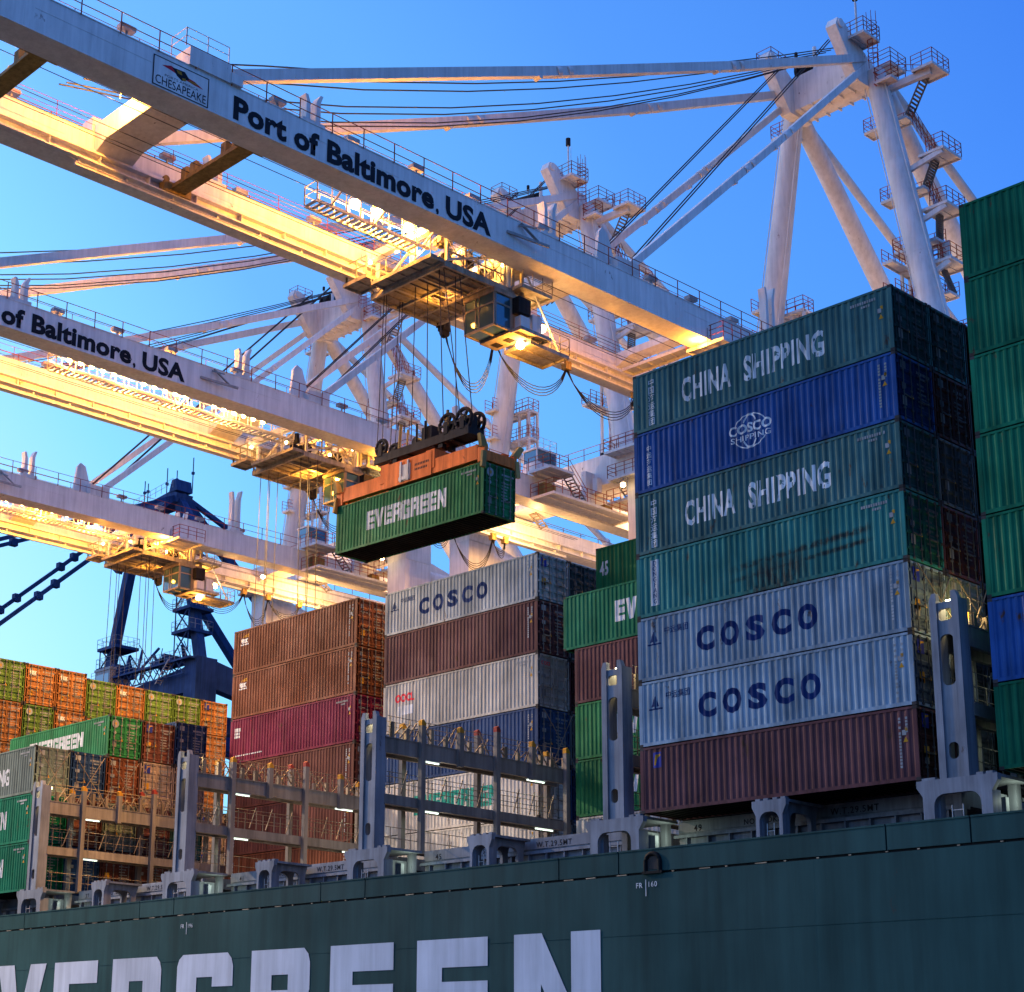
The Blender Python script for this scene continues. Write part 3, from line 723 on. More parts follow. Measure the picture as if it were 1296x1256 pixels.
    for z, ys in ((4.36, (2.7, 10.0)), (2.0, (2.7, 10.6))):
        for y in ys:
            if y > Y1-1: continue
            t = MB(); t.tube([(bx+.45,y,z-.05),(bx+.45,y+1.25,z-.05)], .04, 8); t.build('tube_lamp', M['tube'], g)
            h_ = MB(); h_.box(bx+.36,bx+.54,y-.05,y+1.3,z,z+.04); h_.build('lamp_housing', M['rail_pale'], g)
    l_ = MB(); l_.box(bx-.15, bx+.15, .3, .5, 6.0, 6.12); l_.box(bx+.1, bx+.25, .55, .7, 5.9, 6.02); l_.build('deck_lamp', M['halo'], g)
    d = MB(); d.box(bx+.9, bx+1.15, 1.0, 1.2, -2.4, -.7); d.box(bx+.86, bx+.88, .3, 1.6, -2.4, -.55); d.build('equipment_box', M['ship_grey'], g)
    return g
bridge(-45.7, 6); bridge(-30.9, 6); bridge(-16.1, 5); bridge(-1.3, 6); bridge(13.5, 6)
# crossed lashing rods holding the outer container rows
def lash(x, k, z0, z1, label):
    m = MB(); y = Yk(k)+.25
    m.tube([(x,y+.15,z1),(x+.35,y+2.0,z0)], .022, 5); m.tube([(x,y+2.3,z1),(x+.35,y+.5,z0)], .022, 5); m.tube([(x+.33,y+1.9,z0+.05),(x+.5,y+2.1,z0-.5)], .045, 6); m.tube([(x+.33,y+.6,z0+.05),(x+.5,y+.4,z0-.5)], .045, 6)
    o = m.build('lashing_rods', M['lash_steel']); o['label'] = label; o['category'] = 'lashing rod'; o['group'] = 'crossed lashing rods'
for k, lb in ((0,'grey green'),(1,'navy'),(2,'orange brown')): lash(XF+LEN+.1, k, 5.9, 8.5, 'pair of thin steel lashing rods crossed over the %s container doors at left' % lb)
lash(XC+LEN+.1, 5, 5.9, 8.55, 'pair of thin steel lashing rods crossed over the navy container end in the middle stack')
lash(XA+LEN+.1, 0, 5.6, 7.7, 'pair of steel lashing rods lit by a lamp behind the right hand grey tower')
lash(XA+LEN+.1, 1, 5.6, 7.7, 'pair of steel lashing rods farther in behind the right hand grey tower')

# water, quay
m = MB(); m.quad((-4000,-3000,-13),(4000,-3000,-13),(4000,46,-13),(-4000,46,-13))
wm, nt, b = nodes('harbour_water'); b.inputs['Base Color'].default_value = (.01,.02,.025,1); b.inputs['Roughness'].default_value = .12
tcw = nt.nodes.new('ShaderNodeTexCoord'); nw = nt.nodes.new('ShaderNodeTexNoise'); nw.inputs['Scale'].default_value = .6; nw.inputs['Detail'].default_value = 5
bp = nt.nodes.new('ShaderNodeBump'); bp.inputs['Strength'].default_value = .5; nt.links.new(tcw.outputs['Object'], nw.inputs['Vector']); nt.links.new(nw.outputs['Fac'], bp.inputs['Height']); nt.links.new(bp.outputs[0], b.inputs['Normal'])
structure(m.build('water', wm))
m = MB(); m.box(-4000, 4000, 46, 4000, -14, -9); P('concrete', (.16,.155,.15), .8, .3)
structure(m.build('quay', M['concrete']))

# ------------------------------------------------------------------ ship to shore cranes (local x across the boom, world y along it)
CX = [-24.9, -54.9, -84.9]
GZ0, GZ1 = 36.0, 37.98
def railing(m, pts, h=1.05, step=2.0, r=.035, mids=(.55,)):
    pts = [Vector(p) for p in pts]
    for a, b in zip(pts[:-1], pts[1:]):
        n = max(1, round((b-a).length/step))
        for i in range(n+1):
            p = a+(b-a)*i/n; m.tube([p, p+Vector((0,0,h))], r, 5)
        for q in (*mids, 1): m.tube([a+Vector((0,0,h*q)), b+Vector((0,0,h*q))], r*.75, 5)
def platform(m, x0, x1, y0, y1, z, t=.12):
    m.box(x0, x1, y0, y1, z-.04, z); m.box(x0, x1, y0, y0+.06, z-t-.1, z-.041); m.box(x0, x1, y1-.06, y1, z-t-.1, z-.041)
    m.box(x0, x0+.06, y0+.061, y1-.061, z-t-.1, z-.041); m.box(x1-.06, x1, y0+.061, y1-.061, z-t-.1, z-.041)
    n = max(1, int((x1-x0)/.9))
    for i in range(1, n): x = x0+(x1-x0)*i/n; m.box(x-.03, x+.03, y0+.061, y1-.061, z-t, z-.041)
def stairs(m, a, b, w, ax, n=None):
    """treads and two stringers from a to b; ax = horizontal direction across the flight"""
    a = Vector(a); b = Vector(b); ax = Vector(ax); n = n or max(3, int(abs(a.z-b.z)/.25))
    for s in (-.5, .5): m.bar(a+ax*w*s, b+ax*w*s, .05, .13)
    d = (b-a); d.z = 0; d.normalize()
    for i in range(n):
        p = a+(b-a)*(i+.5)/n; m.bar(p-ax*w*.48, p+ax*w*.48, .17, .04)
def make_crane():
    t = thing('ship_to_shore_crane', '', 'gantry crane')
    WH = M['crane_white']
    gr = []
    for side, (x0, x1) in enumerate(((-5.0,-3.8),(3.65,4.88))):
        m = MB(); ys = [-42+q*7.85 for q in range(21)]
        for q, (a, b) in enumerate(zip(ys[:-1], ys[1:])):
            e = .004*(q % 2)
            m.box(x0+e, x1-e, a, b, GZ0+.05, GZ1)
            m.box(x0-.006, x1+.006, a-.03, a+.03, GZ0+.051, GZ1-.001)
            if q % 2: m.box(x0-.008, x1+.008, a+.5, b-.5, GZ0+1.22, GZ0+1.245)
        m.box(x0-.05, x1+.05, ys[0], ys[-1], GZ0, GZ0+.049); m.box(x0-.03, x1+.03, ys[0], ys[-1], GZ1+.001, GZ1+.05)
        xi = x1 if side == 0 else x0; s = 1 if side == 0 else -1
        a, b = sorted((xi+s*.051, xi+s*.42)); m.box(a, b, ys[0], ys[-1], GZ0+.02, GZ0+.10)          # trolley rail ledge
        a, b = sorted((xi, xi+s*.36)); m.box(a, b, ys[0], ys[-1], GZ0+.62, GZ0+.72)
        a, b = sorted((xi+s*.16, xi+s*.26)); m.box(a, b, ys[0], ys[-1], GZ0+.721, GZ0+.86)
        for q in range(50): y = -40+q*3.1; m.box(min(xi,xi+s*.3), max(xi,xi+s*.3), y, y+.04, GZ0+.101, GZ0+.619)
        g = m.build('boom_girder', WH, t); gr.append(g)
        h = MB(); xo = x0-.15 if side == 0 else x1+.08
        railing(h, [(xo,-42,GZ1-.05),(xo,46,GZ1-.05)], 1.15, 2.2, .034, (.5,)); railing(h, [(xo,59,GZ1-.05),(xo,110,GZ1-.05)], 1.15, 2.4, .034, (.5,))
        xq = x1-.1 if side == 0 else x0+.1
        railing(h, [(xq,-30,GZ1+.04),(xq,40,GZ1+.04)], 1.0, 3.6, .022, (.5,))
        h.build('handrail', M['rail_red'], g)
        k = MB(); rnd = random.Random(3+side)
        for q in range(17):
            y = -38+q*4.9+rnd.uniform(-.8,.8); z = GZ1+.55; xx = (x0+x1)/2+rnd.uniform(-.2,.3)
            if abs(y-22.7) < 2: continue
            k.box(xx-.05, xx+.05, y-.05, y+.05, GZ1+.051, z); k.box(xx-.2, xx+.25, y-.42, y+.42, z, z+.24)
            k.box(xx-.5, xx-.1, y+1.2, y+2.6, GZ1+.051, GZ1+.051+rnd.uniform(.15,.4))
        k.build('girder_fittings', M['crane_grey'], g)
    # festoon rail under the far girder with hanging cable loops
    m = MB(); m.box(-3.62,-3.5,-10.5,60,GZ0-.42,GZ0-.28); m.box(-3.68,-3.44,-10.5,60,GZ0-.28,GZ0-.24); m.box(-3.68,-3.44,-10.5,60,GZ0-.46,GZ0-.42)
    for q in range(24): y = -10.3+q*3; m.box(-3.9,-3.6,y,y+.1,GZ0-.24,GZ0+.02)
    m.build('festoon_rail', WH, t)
    # signs on the outer girder
    g = gr[1]; xf = 4.90
    bm = join([fit(text_mesh('Port of', 1, 1, .042, 1.04), -6.58, -1.0, 36.19, 37.53), fit(text_mesh('Baltimore', 1, 1, .042, 1.04), -.45, 7.25, 36.20, 37.53), fit(text_mesh(',', 1, 1, .03), 7.4, 7.62, 35.98, 36.42), fit(text_mesh('USA', 1, 1, .042, 1.04), 8.15, 11.7, 36.18, 37.5)])
    link(to_mesh(bm, 'lettering', lambda x, z: (xf, x, z)), 'lettering', M['letter_black'], g)
    def sheet(nm, bm, mt, d=0): link(to_mesh(bm, nm, lambda x, z: (xf+d, x, z)), nm, M[mt], g)
    sheet('sign_board', bm_rects([(-11.38,-8.2,36.17,37.68)]), 'crane_white')
    sheet('sign_frame', bm_rects([(-11.4,-8.18,36.12,36.17),(-11.4,-8.18,37.68,37.73),(-11.45,-11.4,36.12,37.73),(-8.18,-8.13,36.12,37.73)]), 'letter_black', .004)
    sheet('sign_lettering', join([fit(text_mesh('PORTS AMERICA', 1, 1, .0), -10.75, -8.75, 36.79, 36.92), fit(text_mesh('CHESAPEAKE', 1, 1, .004), -11.28, -8.28, 36.26, 36.72)]), 'letter_black', .004)
    em = [[(-10.95,37.32),(-10.4,37.5),(-9.9,37.35),(-9.9,37.15),(-10.4,37.25)], [(-9.7,37.3),(-9.0,37.22),(-8.45,37.0),(-9.0,37.02),(-9.7,37.12)]]
    sheet('emblem', bm_polys(em), 'red_text', .004); sheet('emblem', bm_polys([[(-10.35,37.45),(-9.6,37.5),(-9.3,37.2),(-9.75,36.95),(-10.05,37.1)]]), 'letter_black', .007)
    sheet('emblem', bm_polys([[(-10.1,37.42),(-9.8,37.42),(-9.75,37.25),(-10.0,37.25)], [(-9.75,37.1),(-9.55,37.15),(-9.5,37.02),(-9.7,36.98)], [(-9.35,37.17),(-8.9,37.15),(-8.8,37.08),(-9.3,37.08)]]), 'tip_yellow', .010)
    # loading arm on the outer face
    m = MB(); m.bar((4.9,14.0,37.75),(6.1,14.2,37.2),.1,.1); m.bar((4.9,13.0,37.0),(5.6,15.8,36.75),.12,.16); m.bar((4.95,14.1,37.9),(5.3,15.2,36.95),.22,.05); m.build('loading_arm', M['crane_grey'], g)
    # cross ties
    def tie(y0, y1, z0, z1, haunch=True, nm='cross_tie'):
        m = MB(); m.prism([(-3.79,z0-.5),(-3.79,z1),(3.64,z1),(3.64,z0-.5),(2.6,z0),(-2.6,z0)], lambda a, z: (a,y0,z), lambda a, z: (a,y1,z))
        m.mi = 1
        for q in range(4): m.box(-2.6+q*1.4, -1.9+q*1.4, y0+.3, y1-.3, z1, z1+.15)
        m.build(nm, [WH, M['grating']], t)
    tie(-9.3,-7.0,GZ0+1.2,GZ1+.5); tie(20.0,22.4,GZ0+1.4,GZ1+.3); tie(32.6,33.8,GZ0+1.6,GZ1+.1); tie(-24,-22.4,GZ0+1.2,GZ1+.3); tie(48,50,GZ0+1.4,GZ1+.3); tie(68,70,GZ0+1.0,GZ1+.1); tie(100,102,GZ0+1.0,GZ1+.1)
    m = MB(); m.box(3.7,5.0,-9.4,-6.9,GZ1+.04,GZ1+1.05); m.box(3.4,5.1,-6.9,-6.2,GZ1+.04,GZ1+.6); railing(m, [(3.6,-9.6,GZ1+1.05),(4.9,-9.6,GZ1+1.05),(4.9,-7,GZ1+1.05)], 1.0, 1.2, .03); m.build('stay_block', WH, t)
    m = MB(); m.box(-4.9,-3.9,-9.4,-6.9,GZ1+.04,GZ1+1.0); m.build('stay_block', WH, t)
    # rope carrier trolley spanning the girders
    def carrier(y):
        m = MB(); m.box(-3.9,3.7,y-.35,y+.35,GZ0+.30,GZ0+.62); m.box(-3.9,3.7,y-.5,y+.5,GZ0+.25,GZ0+.299)
        for xx in (-3.6, 3.3): m.box(xx-.3,xx+.3,y-.9,y+.9,GZ0+.1,GZ0+.7); m.disc((xx,y-.6,GZ0+.95),(1,0,0),.2,.15,12); m.disc((xx,y+.6,GZ0+.95),(1,0,0),.2,.15,12)
        for xx in (-2.4,-1.6,1.2,2.2): m.box(xx-.22,xx+.22,y-.3,y+.3,GZ0+.63,GZ0+1.25); m.disc((xx,y,GZ0+1.1),(1,0,0),.32,.12,14)
        m.build('rope_carrier', M['machine_yellow'], t)
    carrier(-4.2)
    m = MB()                                                            # trolley tow ropes between the girders
    for x, z in ((-2.5,36.95),(-2.1,36.9),(-1.2,36.95),(1.1,36.95),(1.9,36.9),(2.6,36.95)): m.tube([(x,-40,z+.1),(x,-4,z),(x,30,z),(x,60,z+.1)], .022, 5)
    m.build('tow_ropes', M['rope'], t)
    # latch forks and inner stay anchors on the girders
    def fork(x, y, h):
        m = MB()
        for s, hh in ((-.34,h-.25),(.34,h)):
            m.prism([(y+s-.16,GZ1),(y+s+.16,GZ1),(y+s+.13,GZ1+hh*.78),(y+s+.13+s*.5,GZ1+hh),(y+s-.05+s*.5,GZ1+hh),(y+s-.13,GZ1+hh*.8)], lambda a, z: (x-.28,a,z), lambda a, z: (x+.28,a,z))
        m.box(x-.35,x+.35,y-.75,y+.75,GZ1+.05,GZ1+.4); m.build('boom_latch', WH, t)
    for x in (-4.4, 4.3):
        fork(x, -1.2, 2.1); fork(x, 17.0, 2.6); fork(x, 38.8, 4.3)
        m = MB(); m.prism([(21.6,GZ1),(24.8,GZ1),(24.8,GZ1+.95),(23.3,GZ1+.95),(22.7,GZ1+2.7),(22.2,GZ1+2.9),(21.9,GZ1+2.5)], lambda a, z: (x-.42,a,z), lambda a, z: (x-.18,a,z)); m.box(x-.17,x+.45,22.9,24.9,GZ1+.05,GZ1+1.0); m.build('stay_anchor', WH, t)
    # A-frame
    TZ = 66.0
    for s in (-1, 1):
        m = MB(); m.tube([(s*3.75,55.1,TZ),(s*8.05,55.1,41.0)], .80, 24, True, 1.02); m.tube([(s*8.0,55.1,41.9),(s*8.15,55.1,41.05)], 1.25, 24)
        m.tube([(s*3.75+.95,54.6,TZ-.5),(s*8.05+1.1,54.6,41.2)], .05, 5); m.tube([(s*3.75-.7,54.45,TZ-.5),(s*8.05-.8,54.3,41.2)], .04, 5)
        for f in (.33,.66): p = Vector((s*3.75,55.1,TZ)).lerp(Vector((s*8.05,55.1,41.0)), f); m.disc(p, (s*4.3,0,-25), .80+.22*f+.015, .05, 24)
        m.build('mast', WH, t)
        m = MB(); m.tube([(s*3.7,55.6,TZ-.2),(s*3.95,82.3,38.2)], .72, 20, True, .84); m.build('rear_leg', WH, t)
        m = MB(); m.tube([(s*3.9,56,TZ),(s*4.25,113,38.3)], .36, 14)
        for f in (.28,.31,.62,.65): p = Vector((s*3.9,56,TZ)).lerp(Vector((s*4.25,113,38.3)), f); m.disc(p, (0,57,-27.7), .5, .35, 14)
        m.build('back_stay', WH, t)
        # apex horn
        m = MB(); m.prism([(53.0,64.6),(55.9,64.7),(56.2,66.3),(54.4,67.2),(51.3,69.0),(50.5,69.0),(50.2,68.3)], lambda a, z: (s*3.15-.45,a,z), lambda a, z: (s*3.15+.45,a,z)); m.tube([(s*3.15-.6,50.8,68.6),(s*3.15+.6,50.8,68.6)], .35, 14); m.build('apex_horn', WH, t)
        # stays
        def stay(a, b, fr, nm, w, sag):
            a = Vector(a); b = Vector(b); pts = [a]
            for f in fr: p = a.lerp(b, f); p.z -= sag; pts.append(p)
            pts.append(b); m = MB()
            for p, q in zip(pts[:-1], pts[1:]): m.bar(p, q, w*.8, w)
            for p in pts[1:-1]:
                d = (b-a).normalized()
                for o in (-.55, .55): m.disc(p+d*o, d, w*.62, .4, 12)
                m.box(p.x-.1, p.x+.1, p.y-2.6, p.y-2.2, p.z-w*1.15-1, p.z-w*.4-1) if 0 else m.disc(p-d*2.4-Vector((0,0,w*.5)), (1,0,0), .18, .5, 8)
            m.build(nm, WH, t)
        stay((s*4.25,-6.6,GZ1+.85),(s*3.5,54.0,67.0),(.42,.72),'fore_stay',.62,.35)
        stay((s*4.25,24.4,GZ1+.85),(s*3.5,54.2,66.4),(.45,.62),'inner_stay',.50,.1)
        m = MB()
        for o in (.0,.45): m.tube([(s*(3.2-o),25,GZ1+1.0),(s*(2.2-o),52,68.6)], .05, 5)
        m.build('boom_rope', M['rope'], t)
    m = MB(); m.prism([(-3.4,65.0),(3.4,65.0),(3.0,67.9),(-3.0,67.9)], lambda a, z: (a,53.6,z), lambda a, z: (a,56.0,z)); m.tube([(-3.7,55.1,65.6),(3.7,55.1,65.6)], .85, 18)
    for q in range(5): m.bar((-2.2+q*1.1,53.5,64.9),(-2.2+q*1.1,56.1,64.9),.12,.2)
    m.build('apex_beam', WH, t)
    m = MB()
    for xx in (-2.6,-1.9,-1.6): m.disc((xx,54.6,68.6),(1,0,0),.85,.22,18)
    for xx in (-2.3,-1.3): m.box(xx-.06,xx+.06,54.0,55.2,67.8,69.0)
    m.build('apex_sheaves', M['machine_dark'], t)
    m = MB()
    for x in (-2.9,-2.5,-1.6,-.9,.8,1.6,2.4): m.tube([(x+.6,-11+.5*x,GZ1+.9)]+[(x*(1-.4*f)+.6*(1-f),-11+64.5*f,GZ1+.9+f*(68.7-GZ1-.9)-(3.0-.35*x)*4*f*(1-f)*(1-.35*f)) for f in (.12,.25,.38,.5,.62,.75,.88,1)], .045, 5)
    m.build('hoist_luff_rope', M['rope'], t)
    # apex access: platforms, red railings, ladder cage, beacon
    m = MB(); h = MB()
    for (x0,x1,y0,y1,z) in ((2.7,5.0,51.8,54.0,67.9),(-4.3,-2.9,51.0,53,68.6),(1.6,5.0,55.4,57.6,66.8),(4.4,5.8,54.0,55.0,64.6),(-5.6,-3.9,54.4,56.4,64.0)):
        platform(m, x0,x1,y0,y1,z); railing(h, [(x0,y1,z),(x0,y0,z),(x1,y0,z),(x1,y1,z),(x0,y1,z)], 1.15, 1.0, .035, (.35,.68))
    m.bar((4.4,55.4,64.4),(8.0,56.0,64.7),.42,.55); platform(m, 6.8,8.6,55.2,57.6,65.0); railing(h, [(6.8,55.2,65.0),(8.6,55.2,65.0),(8.6,57.6,65.0),(6.8,57.6,65.0)], 1.15, .9, .035, (.35,.68)); railing(h, [(3.6,57.5,66.9),(7.0,57.5,65.2)], 1.1, .8, .035, (.5,))
    for q in range(9): z = 66.2+q*.4; h.tube([(4.6+.4*math.cos(a*math.pi/6),53.6+.4*math.sin(a*math.pi/6),z) for a in range(13)], .025, 4, False)
    for a in range(0,12,2): h.tube([(4.6+.4*math.cos(a*math.pi/6),53.6+.4*math.sin(a*math.pi/6),65.6),(4.6+.4*math.cos(a*math.pi/6),53.6+.4*math.sin(a*math.pi/6),70.3)], .025, 4)
    for zz in (64.4, 65.4): h.tube([(4.3,54,zz),(4.3,56.5,zz)], .05, 5)
    m.tube([(3.9,52.6,67.9),(3.9,52.6,71.3)], .07, 8); m.tube([(3.5,53.4,67.9),(3.5,53.4,71.6)], .02, 5); m.tube([(-3.0,54.6,67.9),(-3.0,54.6,70.4)], .06, 8); m.tube([(-1.0,54.2,67.9),(-1.0,54.2,70.2)], .16, 8)
    m.mi = 1; m.tube([(3.9,52.6,71.3),(3.9,52.6,72.0)], .22, 10)
    m.tube([(-3.0,54.6,70.4),(-3.0,54.6,70.8)], .14, 8)
    # stair tower down the mast
    zr = [65.0,57.7,53.2,48.7]; zl = [62.0,55.6,51.0,46.4]
    sx = lambda z: 3.75+(66-z)*.172
    m.mi = 0
    for i, z in enumerate(zl):
        x = sx(z)+1.0; platform(m, x-1.9-1.6, x+.2, 56.0, 57.3, z); railing(h, [(x-3.5,56.0,z),(x-3.5,57.3,z),(x+.2,57.3,z)], 1.1, .9, .033, (.35,.68)); railing(h, [(x-3.5,56.0,z),(x-2.2,56.0,z)], 1.1, .6, .033, (.35,.68))
        m.mi = 2; stairs(m, (7.2+.35*(i>0),56.6,zr[i]-.1),(x+.1,56.6,z+.1), .9, (0,1,0), 11); m.mi = 0
        if i < 3:
            m.bar((x+.1,57.1,z),(7.4,57.1,zr[i+1]),.9,.10); railing(h, [(x+.1,57.5,z),(7.4,57.5,zr[i+1])], 1.1, .8, .033, (.5,)); railing(h, [(x+.1,56.6,z),(7.4,56.6,zr[i+1])], 1.1, .8, .033, (.5,))
    for i, z in enumerate(zr[1:]):
        platform(m, 6.9, 9.0, 55.2, 57.8, z); railing(h, [(7.6,55.2,z),(9.0,55.2,z),(9.0,57.8,z),(6.9,57.8,z)], 1.15, .9, .035, (.35,.68)); m.bar((sx(z)+.6,55.2,z-1.0),(8.8,55.4,z-.3),.25,.4)
    # platforms between the masts, with posts down to the girder
    for s in (-1, 1):
        for z in (49.2, 46.5):
            x0, x1 = sorted((s*7.6, s*4.3)); platform(m, x0, x1, 55.9, 57.3, z); platform(m, x0, x0+1.2 if s < 0 else x0+.9, 53.6, 55.9, z)
            railing(h, [(x0,53.6,z),(x0,57.3,z),(x1,57.3,z),(x1,55.9,z)], 1.1, .9, .035, (.35,.68)); railing(h, [(x0+1.0,53.6,z),(x0+1.0,55.9,z),(x1,55.9,z)], 1.1, .9, .035, (.35,.68))
        for xx in (4.4, 5.6):
            m.mi = 0; m.box(s*xx-.1, s*xx+.1, 56.0, 56.2, 41.1, 49.1); m.box(s*xx-.1, s*xx+.1, 57.1, 57.3, 38.1, 49.1)
            m.mi = 3; m.box(s*xx-.11, s*xx+.11, 55.99, 56.21, 41.0, 42.6); m.mi = 0
        m.bar((s*4.4,57.2,46.4),(s*5.6,57.2,49),.08,.08); m.bar((s*5.6,57.2,42),(s*4.4,57.2,46.3),.08,.08)
        for q in range(14): h.tube([(s*5.0+.36*math.cos(a*math.pi/5),57.0+.36*math.sin(a*math.pi/5),41.6+q*.55) for a in range(11)], .022, 4, False)
        for a in range(0,10,2): h.tube([(s*5.0+.36*math.cos(a*math.pi/5),57.0+.36*math.sin(a*math.pi/5),40.9) ,(s*5.0+.36*math.cos(a*math.pi/5),57.0+.36*math.sin(a*math.pi/5),49.2)], .022, 4)
    m.build('access_platform', [M['crane_white'], M['machine_dark'], M['grating'], M['machine_dark']], t); h.build('platform_railing', M['rail_red'], t)
    # portal beam with fillets at both columns, columns, side ties
    m = MB(); n = 6; po = [(-12.0,41.1),(-12.0,38.0),(-9.4,38.0)]
    pts = lambda s: [(s*(8.2+1.2*math.sin(R(90*i/n))), 38.42-.0-.42*0-1.2*(1-math.cos(R(90*i/n)))) for i in range(n+1)]
    po = [(-12.0,41.1),(-12.0,37.2),(-9.4,37.2)]+[p for p in reversed(pts(-1))]+pts(1)+[(9.4,37.2),(12.0,37.2),(12.0,41.1)]
    m.prism(po, lambda a, z: (a,53.4,z), lambda a, z: (a,56.7,z)); m.build('portal_beam', WH, t)
    m = MB(); railing(m, [(-11.9,53.5,41.1),(11.9,53.5,41.1)], 1.1, 1.9, .034, (.5,)); railing(m, [(-11.9,56.6,41.1),(11.9,56.6,41.1)], 1.1, 1.9, .034, (.5,)); m.build('handrail', M['rail_red'], t)
    for s in (-1, 1):
        x0, x1 = sorted((s*9.45, s*11.97))
        m = MB(); m.box(x0, x1, 53.41, 56.69, -8.9, 37.19); m.build('portal_column', WH, t)
        m = MB(); m.box(x0, x1, 83.2, 86.2, -8.9, 38.2); m.build('portal_column', WH, t)
        m = MB(); m.tube([(s*10.7,56.69,36.2),(s*10.7,58.6,36.2),(s*10.7,60.2,36.2),(s*10.7,80.8,36.2),(s*10.7,83.2,36.2)], .85, 20); m.prism([(56.695,34.2),(56.695,37.9),(60.4,37.0),(60.4,35.6)], lambda a, z: (s*10.7-.5,a,z), lambda a, z: (s*10.7+.5,a,z)); m.build('side_tie', WH, t)
        m = MB(); a, b = sorted((s*8.3, s*12.9)); platform(m, a, b, 52.2, 53.4, 38.3)
        if s > 0: platform(m, 8.2, 13.0, 51.9, 53.4, 40.6)
        m.build('column_platform', M['crane_white'], t)
        h = MB(); railing(h, [(a,53.3,38.3),(a,52.2,38.3),(b,52.2,38.3),(b,53.3,38.3)], 1.1, .9, .035, (.35,.68))
        if s > 0: railing(h, [(8.2,53.3,40.6),(8.2,51.9,40.6),(13,51.9,40.6)], 1.1, .8, .035, (.35,.68))
        h.build('platform_railing', M['rail_red'], t)
    m = MB(); m.box(-12,12,83.4,86,38.21,40.6); m.build('portal_beam', WH, t)
    # cabin, service walkway and stairs outside the girder near the waterside legs
    m = MB(); x0,x1,y0,y1,z0 = 3.75,5.35,46.8,49.2,38.05
    m.box(x0,x1,y0,y1,z0,z0+1.25); m.box(x0-.06,x1+.06,y0-.06,y1+.06,z0+2.3,z0+2.45)
    for x in (x0,x1-.1):
        for y in (y0,y1-.1): m.box(x,x+.1,y,y+.1,z0+1.25,z0+2.3)
    railing(m, [(x0,y0,z0+2.45),(x1,y0,z0+2.45),(x1,y1,z0+2.45),(x0,y1,z0+2.45),(x0,y0,z0+2.45)], .95, .9, .025, (.5,))
    c = m.build('checker_cabin', WH, t)
    m = MB(); m.box(x0+.04,x1-.04,y0+.04,y1-.04,z0+1.251,z0+2.299); m.build('window', M['glass'], c)
    m = MB(); h = MB()
    platform(m, 4.95,7.4,46.2,49.1,38.3); railing(h, [(4.95,46.2,38.3),(7.4,46.2,38.3),(7.4,48.4,38.3)], 1.1, .9, .035, (.35,.68))
    m.mi = 1; stairs(m, (6.6,49.1,38.2),(6.6,51.0,36.2), .9, (1,0,0), 9); m.mi = 0
    h.tube([(7.1,48.9,39.4),(7.1,51,37.3)], .03, 5); h.tube([(7.1,48.9,38.9),(7.1,51,36.8)], .03, 5)
    platform(m, 5.0,7.6,46.4,56.6,36.05); m.mi = 1; m.box(5.1,7.5,46.5,56.5,36.052,36.06); m.mi = 0
    railing(h, [(5.0,46.4,36.05),(7.6,46.4,36.05),(7.6,56.6,36.05)], 1.15, 1.0, .035, (.35,.68)); platform(m, 6.2,9.2,54.5,57.5,37.2); railing(h, [(6.2,54.5,37.2),(9.2,54.5,37.2)], 1.1, .8, .035, (.5,))
    m.mi = 2; m.disc((5.9,47.6,36.9),(1,-1,0),.45,.2,20); m.box(5.1,5.8,47.2,48.6,36.06,37.4); m.mi = 0
    for y in (51.5,53,54.6): m.mi = 2 if y > 53 else 0; m.box(5.1,5.9,y,y+.9,36.07,36.9+.3*(y>53))
    m.mi = 1; stairs(m, (7.7,54.9,38.4),(7.7,56.4,37.25), .8, (1,0,0), 6); stairs(m, (-2.6,54.6,38.4),(-2.6,56.2,37.3), .8, (1,0,0), 6)
    m.mi = 0; m.box(6.3,6.8,52.6,53.2,37.6,38.9); m.box(5.4,5.9,52.2,53.3,36.1,39.6)
    m.build('service_walkway', [WH, M['grating'], M['machine_yellow']], t); h.build('platform_railing', M['rail_red'], t)
    m = MB(); platform(m, 3.0,6.0,31.6,34.4,35.9); platform(m, -3,3,32.2,33.4,36.6); m.build('service_walkway', WH, t); h = MB(); railing(h, [(3,31.6,35.9),(6,31.6,35.9),(6,34.4,35.9)], 1.1, .9, .035, (.35,.68)); h.build('platform_railing', M['rail_red'], t)
    for x, y, z, r in ((-.2,-9.9,39.0,.30),(-.6,-16,37.2,.30),(4.5,31.3,36.2,.26),(2.2,44,35.4,.2),(9.9,52.3,37.4,.2)):
        l = MB(); l.disc((x,y,z),(.3,-.4,-1),r,.14,14); l.build('flood_lamp', M['sodium'], t)
        h = MB(); h.disc((x-.03,y+.05,z+.14),(.3,-.4,-1),r*1.1,.12,14); h.tube([(x,y+.1,z+.1),(x,y+.1,z+.6)], .04, 6); h.tube([(x-.4,y+.1,z-.6),(x-.4,y+.1,z+.55),(x+.4,y+.1,z+.55),(x+.4,y+.1,z-.6)], .035, 5); h.build('lamp_frame', M['crane_grey'], t)
    carrier(-16.5)
    return t
crane = make_crane()
labels = ['nearest white gantry crane, its tall A frame rising above the front container stack',
          'middle white gantry crane, its lettered boom passing behind the hanging green container',
          'farthest white gantry crane with the lowest boom in view, in front of the blue crane']
cranes = [crane]
for i in (1, 2): cranes.append(copy_tree(crane))
for c, x, lb in zip(cranes, CX, labels): c.location = (x,0,0); c['label'] = lb; c['group'] = 'white gantry cranes'

